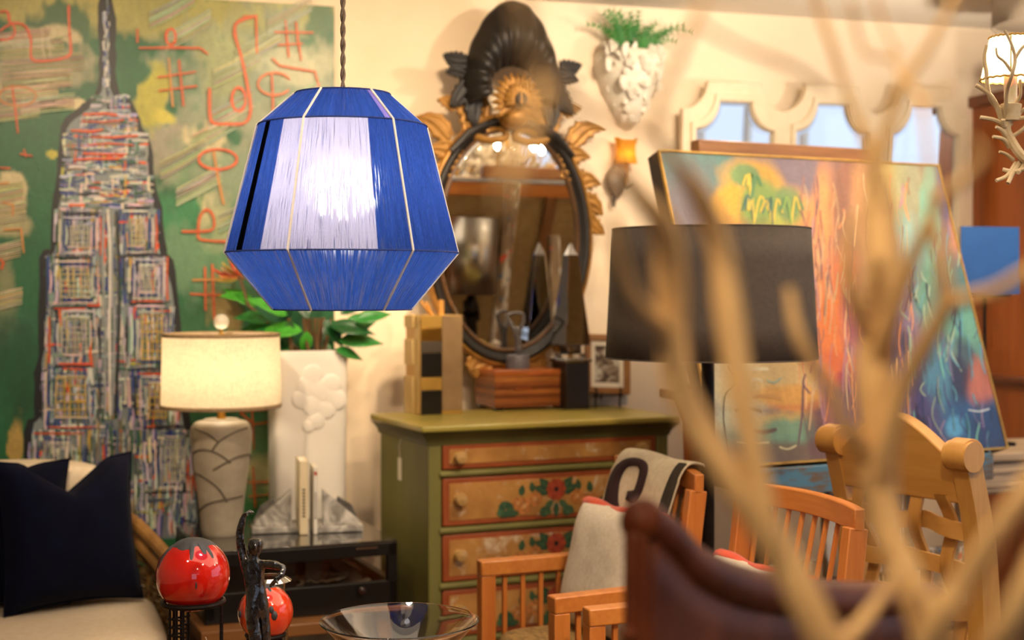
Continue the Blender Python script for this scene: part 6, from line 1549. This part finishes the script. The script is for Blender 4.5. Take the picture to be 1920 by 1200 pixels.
# ------------------------------------------------------------------ dark leather chair in front
def tub_chair():
    t = thing('leather_chair', 'dark brown leather tub chair with a curved back close to the viewer', 'chair', (.34, 1.42, 0))
    B = Vector((.34, 1.42, 0))
    lea = NT('brown_leather'); v = lea.coords(); f = lea.noise(v, 9, 4); g = lea.noise(v, 160, 3)
    lea.set(Base_Color=lea.ramp(f, [(.3, C('#40190a')), (.7, C('#703a1e'))]), Roughness=.5, Specular_IOR_Level=.14); lea.bump(g, .12, .002); lea = lea.m
    dw = mat('dark_walnut', '#3c2418', '#21120b', 12, (1, 1, .2), rough=.3, Coat_Weight=.4)
    path = [(1206, 978, 1.25), (1240, 1008, 1.27), (1290, 1062, 1.31), (1360, 1098, 1.37), (1450, 1118, 1.45), (1560, 1128, 1.55), (1660, 1126, 1.65), (1745, 1122, 1.75)]
    pts = [P(*p) - B for p in path]; sp = [Vector(p) for p in smooth_path(pts, 6)]
    obj('top_rail', MB().tube(sp, [.020 + .004 * math.sin(PI * k / (len(sp) - 1)) for k in range(len(sp))], 14), lea, t, smooth=180)
    obj('rail_end', MB().ball(sp[0], .021, 16, 10), lea, t)
    low = [Vector((p.x * .92, p.y + .03, .46)) for p in sp]
    m = MB(); n = len(sp) - 1
    def wall(u, v_):
        i = u * n; j = min(int(i), n - 1); f = i - j; a_ = sp[j] * (1 - f) + sp[j + 1] * f; b_ = low[j] * (1 - f) + low[j + 1] * f
        p = a_ * (1 - v_) + b_ * v_; bul = .035 * math.sin(PI * v_) * (1 - .5 * u); return p + Vector((-.6 * bul, -.8 * bul, 0))
    m.grid(wall, n, 14); obj('back_shell', m, lea, t, smooth=180, solid=.03)
    for k, off in enumerate((.075, .15)):
        obj('piping', MB().tube([Vector(wall(u, off / .6)) + Vector((-.012, -.016, 0)) for u in np.linspace(.02, .98, 40)], .007, 8), lea, t, smooth=180)
    top = sp[0]
    obj('back_post', MB().bar((top.x - .006, top.y - .004, 0), (top.x - .006, top.y - .004, top.z - .005), .022, .03, (0, 1, 0)), lea, t, bevel=.006)
    e = sp[-1]; obj('front_leg', MB().bar((e.x, e.y, 0), (e.x, e.y, e.z - .01), .03, .03, (0, 1, 0)), dw, t, bevel=.005)
    obj('seat', MB().grid(lambda u, v_: (.10 + .25 * math.cos(2 * PI * u) * math.sin(PI * v_) ** .5, .25 + .25 * math.sin(2 * PI * u) * math.sin(PI * v_) ** .5, .44 - .05 * math.cos(PI * v_)), 36, 12, cu=True), lea, t, smooth=180)
    for x, y in ((.02, .40), (.28, .12)): obj('leg', MB().bar((x, y, 0), (x, y, .40), .032, .032, (0, 1, 0)), dw, t, bevel=.004)
    obj('seat_rail', MB().box(.10, .25, .385, .40, .40, .03), dw, t, bevel=.01)
tub_chair()

# ------------------------------------------------------------------ twig chandelier at the right edge
def twig_lamp():
    D = 3.1; q = D / F; O = P(1990, 545, D); O.z = CZ
    t = thing('twig_chandelier', 'off-white twig chandelier with a lit cream candle shade at the right edge', 'chandelier', O)
    tw = mat('cream_twig', '#d8c4a0', '#b39a72', 30, rough=.65, bump=.3, bscale=90)
    L = lambda px, py, dy=0.0: P(px, py, D) - O + Vector((0, dy, 0))
    def twig(pts, r0, r1, dys=None):
        q_ = [L(*p) for p in pts]; s = smooth_path(q_, 5); k = len(s)
        obj('twig', MB().tube(s, [(r0 + (r1 - r0) * i / (k - 1)) * q for i in range(k)], 8), tw, t)
    obj('hanging_stem', MB().tube([(0, 0, 0), (0, 0, L(1990, 330).z)], .012, 10), tw, t)
    obj('canopy', MB().lathe([(.001, -.03), (.05, -.028), (.06, 0), (.001, 0)], 24), tw, t)
    arm = [(1990, 325, 0), (1950, 315, -.01), (1915, 295, -.01), (1895, 262, 0), (1886, 240, 0), (1892, 212, 0)]
    twig(arm, 9, 10)
    for pts, a_, b_ in (([(1880, 232), (1868, 205), (1850, 180), (1824, 162)], 6, 3.5), ([(1876, 205), (1858, 192), (1847, 172), (1844, 140), (1840, 112), (1844, 88)], 5, 3), ([(1888, 240), (1866, 228), (1845, 224), (1832, 222)], 5, 3.5), ([(1893, 262), (1876, 246), (1862, 240)], 5, 3),
                        ([(1893, 276), (1878, 262), (1856, 258)], 5, 3), ([(1900, 300), (1884, 290), (1868, 286)], 4, 2.5), ([(1884, 235), (1877, 180), (1876, 150), (1882, 120), (1874, 90), (1863, 68)], 4, 2.5, ), ([(1882, 120), (1895, 100), (1915, 88), (1930, 84)], 3, 2.5),
                        ([(1875, 143), (1862, 125), (1850, 115), (1847, 100)], 3, 2), ([(1884, 205), (1900, 195), (1907, 180), (1906, 152)], 4, 3), ([(1880, 318), (1900, 322), (1930, 312)], 4, 4), ([(1905, 305), (1885, 330), (1862, 340)], 4, 3.5), ([(1912, 305), (1896, 325), (1884, 345)], 5, 4), ([(1925, 300), (1910, 320), (1903, 325)], 4, 4),
                        ([(1893, 224), (1915, 222), (1940, 218)], 5, 3), ([(1900, 255), (1918, 240), (1928, 215)], 4, 3), ([(1897, 232), (1880, 238), (1875, 226)], 4, 4), ([(1910, 215), (1918, 205), (1925, 200)], 4, 3)):
        fr = -.07 if pts[0][0] in (1884, 1882, 1875) and pts[-1][1] < 140 else -.02
        twig([(x, y, fr * (1 if pts[0] in ((1882, 120), (1875, 143)) else min(1, i / 2))) for i, (x, y) in enumerate(pts)], a_, b_)
    c = L(1895, 0); cxl = c.x
    Z = lambda y: L(1895, y).z
    cup = MB().lathe([(.001, Z(226)), (17 * q, Z(226)), (20 * q, Z(196)), (18 * q, Z(195)), (.001, Z(200))], 16, (cxl, 0, 0)); obj('candle_cup', cup, tw, t)
    obj('candle_sleeve', MB().lathe([(.001, Z(197)), (12 * q, Z(197)), (12 * q, Z(140)), (.001, Z(139))], 18, (cxl, 0, 0)), mat('candle_sleeve', '#f6ecd6', '#eadcc0', 10, rough=.5, Subsurface_Weight=.2), t)
    rt, rb = 38 * q, 54 * q
    sh = shade_mat('parchment_shade', '#f8f0dc', .6, sc=(60, 60, 60), tint='#fff8ea')
    obj('shade', MB().grid(lambda u, v: (cxl + (rb + (rt - rb) * v) * math.cos(2 * PI * u), (rb + (rt - rb) * v) * math.sin(2 * PI * u), Z(149) + (Z(70) - Z(149)) * v), 48, 4, cu=True), sh, t)
    st = mat('gold_stitching', '#c9a04c', '#a87e34', 40, rough=.7)
    for z_, r_ in ((Z(70), rt), (Z(149), rb)): obj('stitched_edge', MB().tube([(cxl + (r_ + .001) * math.cos(2 * PI * k / 96), (r_ + .001) * math.sin(2 * PI * k / 96), z_ + .0012 * math.sin(k * 1.6)) for k in range(96)], .0022, 5, closed=True), st, t)
    for a_ in (-1.9, .2, 2.3): obj('seam', MB().tube([(cxl + rb * math.cos(a_) * 1.01, rb * math.sin(a_) * 1.01, Z(149)), (cxl + rt * math.cos(a_) * 1.01, rt * math.sin(a_) * 1.01, Z(70))], .0015, 5), st, t)
    obj('bulb', MB().ball((cxl, 0, Z(118)), .016, 14, 10, sz=1.5), emis('chandelier_bulb', (1, .85, .62), 110), t)
twig_lamp()

# a made-up grey drum for the dark, shadowed patch over the hutch
def dark_patch_drum():
    D = 5.1; c = P(1992, 48, D)
    t = thing('ceiling_dark_drum', 'grey-brown drum made up for the dark patch above the twig chandelier', 'lamp', (c.x, D, CZ))
    dm = mat('grey_brown_drum', '#8f7f6c', '#7a6b5a', 40, rough=.8)
    zb = c.z - CZ; R = .24
    obj('shade', MB().grid(lambda u, v: (R * math.cos(2 * PI * u), R * math.sin(2 * PI * u), zb + (-.02 - zb) * v), 48, 2, cu=True), dm, t, solid=.003)
    obj('diffuser', MB().lathe([(.001, zb + .012), (R - .006, zb + .012), (R - .006, zb + .018), (.001, zb + .018)], 48), dm, t); obj('ceiling_plate', MB().lathe([(.001, -.02), (.06, -.02), (.06, 0), (.001, 0)], 24), M['brass'], t)
    obj('drop_rod', MB().tube([(0, 0, -.02), (0, 0, zb + .018)], .006, 8), M['brass'], t)
dark_patch_drum()

# ------------------------------------------------------------------ bare tree close to the viewer
def tree():
    O = Vector((.24, .85, 0))
    t = thing('bare_tree', 'bare pale branching tree, out of focus, close to the viewer', 'tree', O)
    bk = NT('pale_bark'); v = bk.coords((1, 1, .4)); f = bk.noise(v, 14, 5, .6, .4); g = bk.noise(v, 60, 4)
    bk.set(Base_Color=bk.ramp(f, [(.3, C('#b89058')), (.7, C('#dcb67c'))]), Roughness=.7); bk.bump(g, .3, .004); bk = bk.m
    def br(name, pts):
        """pts: px, py, depth, half width in px"""
        q_ = [(*(P(x, y, d * .76) - O), r * (.64 if y < 330 else 1.0) * (1 + .1 * RND.uniform(-1, 1)) * d * .76 / F) for x, y, d, r in pts]; s = smooth_path(q_, 6)
        obj(name, MB().tube([p[:3] for p in s], [max(.0012, p[3]) for p in s], 12), bk, t, smooth=180)
    base = (1690, 1560, 1.12)
    bp = P(base[0], base[1], base[2] * .76) - O
    obj('trunk', MB().tube(smooth_path([(bp.x, bp.y, 0), (bp.x - .01, bp.y, .25), (bp.x + .01, bp.y, .6), tuple(bp)], 6), [.034 - .0006 * k for k in range(19)], 14), bk, t, smooth=180)
    br('main_stem', [(1690, 1560, 1.12, 46), (1760, 1260, 1.12, 38), (1735, 1175, 1.12, 36), (1704, 1089, 1.13, 35), (1668, 1010, 1.14, 34), (1648, 930, 1.15, 36), (1646, 820, 1.15, 38), (1640, 700, 1.15, 36), (1645, 600, 1.16, 34), (1655, 500, 1.16, 33), (1650, 400, 1.17, 31), (1642, 300, 1.17, 27)])
    br('branch', [(1642, 310, 1.17, 26), (1622, 255, 1.17, 16), (1590, 180, 1.17, 13), (1562, 95, 1.17, 12), (1530, 5, 1.17, 11), (1500, -60, 1.17, 9)])
    br('branch', [(1642, 310, 1.17, 24), (1664, 240, 1.16, 18), (1692, 160, 1.15, 16), (1742, 88, 1.14, 14), (1792, -5, 1.13, 12), (1820, -60, 1.13, 10)])
    br('branch', [(1646, 680, 1.15, 28), (1668, 600, 1.12, 19), (1700, 515, 1.10, 17), (1736, 430, 1.08, 15), (1765, 370, 1.07, 12), (1815, 330, 1.06, 11), (1846, 290, 1.05, 10), (1824, 255, 1.05, 6)])
    br('branch', [(1648, 920, 1.15, 30), (1662, 830, 1.13, 24), (1690, 735, 1.11, 20), (1732, 650, 1.09, 18), (1772, 573, 1.07, 17), (1768, 500, 1.06, 14), (1758, 440, 1.06, 12), (1740, 405, 1.06, 8)])
    br('branch', [(1772, 573, 1.07, 16), (1815, 558, 1.05, 13), (1867, 545, 1.03, 13), (1920, 513, 1.01, 13), (1990, 470, 1.0, 10)])
    br('branch', [(1690, 1540, 1.10, 40), (1600, 1290, 1.06, 38), (1545, 1195, 1.05, 38), (1490, 1085, 1.05, 38), (1430, 980, 1.05, 36), (1372, 897, 1.05, 33), (1314, 805, 1.05, 30), (1272, 720, 1.05, 30), (1262, 620, 1.05, 30), (1256, 520, 1.04, 29), (1246, 430, 1.02, 26), (1200, 370, 1.0, 18), (1150, 310, .98, 14)])
    br('branch', [(1478, 1080, 1.05, 30), (1440, 985, 1.04, 24), (1418, 880, 1.04, 22), (1400, 790, 1.04, 24), (1382, 690, 1.04, 27), (1366, 580, 1.04, 27), (1350, 470, 1.04, 25), (1318, 380, 1.03, 22), (1270, 310, 1.0, 18), (1232, 255, .97, 15), (1238, 190, .95, 14), (1272, 110, .93, 13), (1300, 45, .92, 12), (1322, -10, .92, 11)])
    br('branch', [(1232, 255, .97, 14), (1180, 235, .88, 14), (1120, 213, .80, 17), (1060, 180, .74, 20), (1008, 130, .70, 22), (985, 60, .68, 22), (972, -20, .67, 20)])
    br('branch', [(1008, 135, .70, 18), (1008, 200, .68, 20), (960, 330, .66, 16), (935, 390, .66, 10)])
    br('branch', [(1305, 40, .92, 10), (1345, 66, .95, 9), (1420, 100, 1.0, 10), (1500, 132, 1.06, 9), (1545, 165, 1.12, 9)])
    br('twig', [(1594, 0, 1.16, 7), (1610, 70, 1.17, 7), (1626, 102, 1.17, 7), (1675, 112, 1.16, 8), (1690, 150, 1.15, 9)])
    br('twig', [(1640, -10, 1.16, 6), (1658, 50, 1.16, 7), (1686, 105, 1.15, 8)])
    br('twig', [(1700, 150, 1.15, 9), (1726, 190, 1.1, 11), (1735, 250, 1.08, 9), (1750, 390, 1.07, 8)])
    br('twig', [(1726, 190, 1.1, 8), (1785, 163, 1.08, 8)])
    br('branch', [(1690, 1550, 1.10, 40), (1745, 1210, 1.0, 34), (1812, 1088, .98, 26), (1868, 997, .96, 22), (1925, 915, .95, 20), (1990, 820, .95, 16)])
    br('branch', [(1700, 1550, 1.10, 40), (1850, 1260, 1.0, 34), (1890, 1180, .96, 30), (1935, 1080, .94, 26), (1990, 960, .94, 20)])
    br('branch', [(1640, 640, 1.15, 22), (1600, 560, 1.13, 16), (1590, 470, 1.12, 12), (1600, 400, 1.12, 8)])
    br('branch', [(1640, 860, 1.15, 24), (1585, 800, 1.13, 14), (1560, 735, 1.12, 12), (1500, 640, 1.1, 12), (1480, 540, 1.1, 8)])
    br('twig', [(1585, 1200, 1.05, 16), (1630, 1150, 1.06, 12), (1690, 1060, 1.1, 10)])
    br('twig', [(1250, 620, 1.05, 20), (1190, 560, 1.0, 14), (1160, 480, .97, 12), (1150, 400, .95, 8)])
tree()

# ------------------------------------------------------------------ what the oval mirror shows: a silver lamp behind the easel, a chandelier
def reflected():
    D = 6.21; p = unmirror(882, 652, D); zt = p.z
    c = thing('plant_stand', 'dark wooden pedestal behind the easel carrying the silver lamp', 'stand', (p.x, p.y, 0), MA)
    obj('top_board', MB().box(.055, .015, zt - .015, .23, .20, .03), M['mahogx'], c, bevel=.004); obj('column', MB().lathe([(.001, .03), (.05, .03), (.035, .12), (.028, .5), (.035, zt - .1), (.06, zt - .03), (.001, zt - .03)], 20), M['mahog'], c)
    obj('foot', MB().box(0, 0, .016, .26, .26, .032), M['mahogx'], c, bevel=.006)
    q = D / F
    t = thing('silver_lamp', 'table lamp with a brushed silver drum shade reflected in the oval mirror', 'lamp', (p.x, p.y, zt))
    sil = mat('brushed_silver', '#c9c6c0', '#aaa69e', 40, (1, 1, .05), rough=.28, metal=1)
    z0, z1 = unmirror(882, 550, D).z - zt, unmirror(882, 407, D).z - zt; R = .106
    obj('shade', MB().lathe([(R, z0), (R, z1)], 48), sil, t, solid=.003)
    bz = mat('dark_bronze', '#2a2624', '#141211', 30, rough=.3, metal=.7, bump=.5, bscale=60)
    obj('base', MB().lathe([(.001, 0), (.05, 0), (.05, .012), (.03, .022), (.001, .022)], 24), bz, t)
    k = z0 / .30
    vs_ = [(0, 0, .02 * k), (.005, 0, .10 * k), (-.005, 0, .17 * k), (.0, 0, .24 * k), (0, 0, .30 * k), (.035, 0, .20 * k), (.04, 0, .14 * k), (-.035, 0, .22 * k), (-.042, 0, .27 * k)]
    skin_mesh('statue_stem', vs_, [(0, 1), (1, 2), (2, 3), (3, 4), (3, 5), (5, 6), (3, 7), (7, 8)], [.024, .028, .026, .026, .018, .014, .012, .014, .012], bz, t, 2, .004)
    obj('stem_rod', MB().tube([(0, 0, z0 - .02), (0, 0, z1 - .03)], .005, 8), M['brass'], t); obj('spider', MB().tube([(-R, 0, z1 - .03), (R, 0, z1 - .03)], .003, 6), M['brass'], t)
    w_ = unmirror(929, 640, D); o = thing('white_dish', 'small white faceted lidded dish reflected at the foot of the oval mirror', 'dish', (w_.x, w_.y, zt))
    obj('bowl', MB().lathe([(.001, 0), (.014, 0), (.022, .016), (.023, .026), (.02, .026), (.016, .01), (.001, .006)], 8), M['white'], o, smooth=20); obj('lid', MB().lathe([(.023, .0265), (.016, .032), (.004, .035), (.005, .04), (.001, .042)], 8), M['white'], o, smooth=20)
    # crystal chandelier
    p_ = unmirror(945, 300, 8.0); ch = thing('crystal_chandelier', 'gold leaf and crystal chandelier reflected at the top of the oval mirror', 'chandelier', (p_.x, p_.y, CZ))
    zc = p_.z - CZ
    obj('chain', MB().tube([(0, 0, 0), (0, 0, zc + .1)], .006, 8), M['brass'], ch); obj('hub', MB().lathe([(.001, zc - .12), (.03, zc - .10), (.02, zc), (.05, zc + .05), (.02, zc + .12), (.001, zc + .13)], 20), M['brass'], ch)
    cr = mat('cut_crystal', '#efe2c8', '#b09a70', 60, rough=.08, metal=.3, spread=.1); drop = MB().lathe([(.001, -.5), (.25, -.1), (.2, .1), (.001, .5)], 6); ds = None
    lb = emis('chandelier_flame', (1, .81, .60), 170)
    for k in range(10):
        a_ = 2 * PI * k / 10; c_, s_ = math.cos(a_), math.sin(a_)
        obj('arm', MB().tube(smooth_path([(.03 * c_, .03 * s_, zc), (.16 * c_, .16 * s_, zc - .07), (.30 * c_, .30 * s_, zc - .02), (.32 * c_, .32 * s_, zc + .03)], 6), .006, 8), M['brass'], ch)
        obj('flame_bulb', MB().ball((.32 * c_, .32 * s_, zc + .075), .014, 10, 8, sz=2), lb, ch)
        for j in range(28):
            r_ = .06 + .34 * RND.random(); aa = a_ + RND.uniform(-.4, .4); sz = RND.uniform(.03, .10)
            if ds is None: ds = obj('crystal_drop', drop, cr, ch, smooth=0); o = ds
            else: o = inst(ds, ch)
            o.location = (r_ * math.cos(aa), r_ * math.sin(aa), zc + RND.uniform(-.14, .16)); o.scale = (sz,) * 3; o.rotation_euler = (RND.uniform(-.9, .9), RND.uniform(-.9, .9), RND.uniform(0, 6))
reflected()
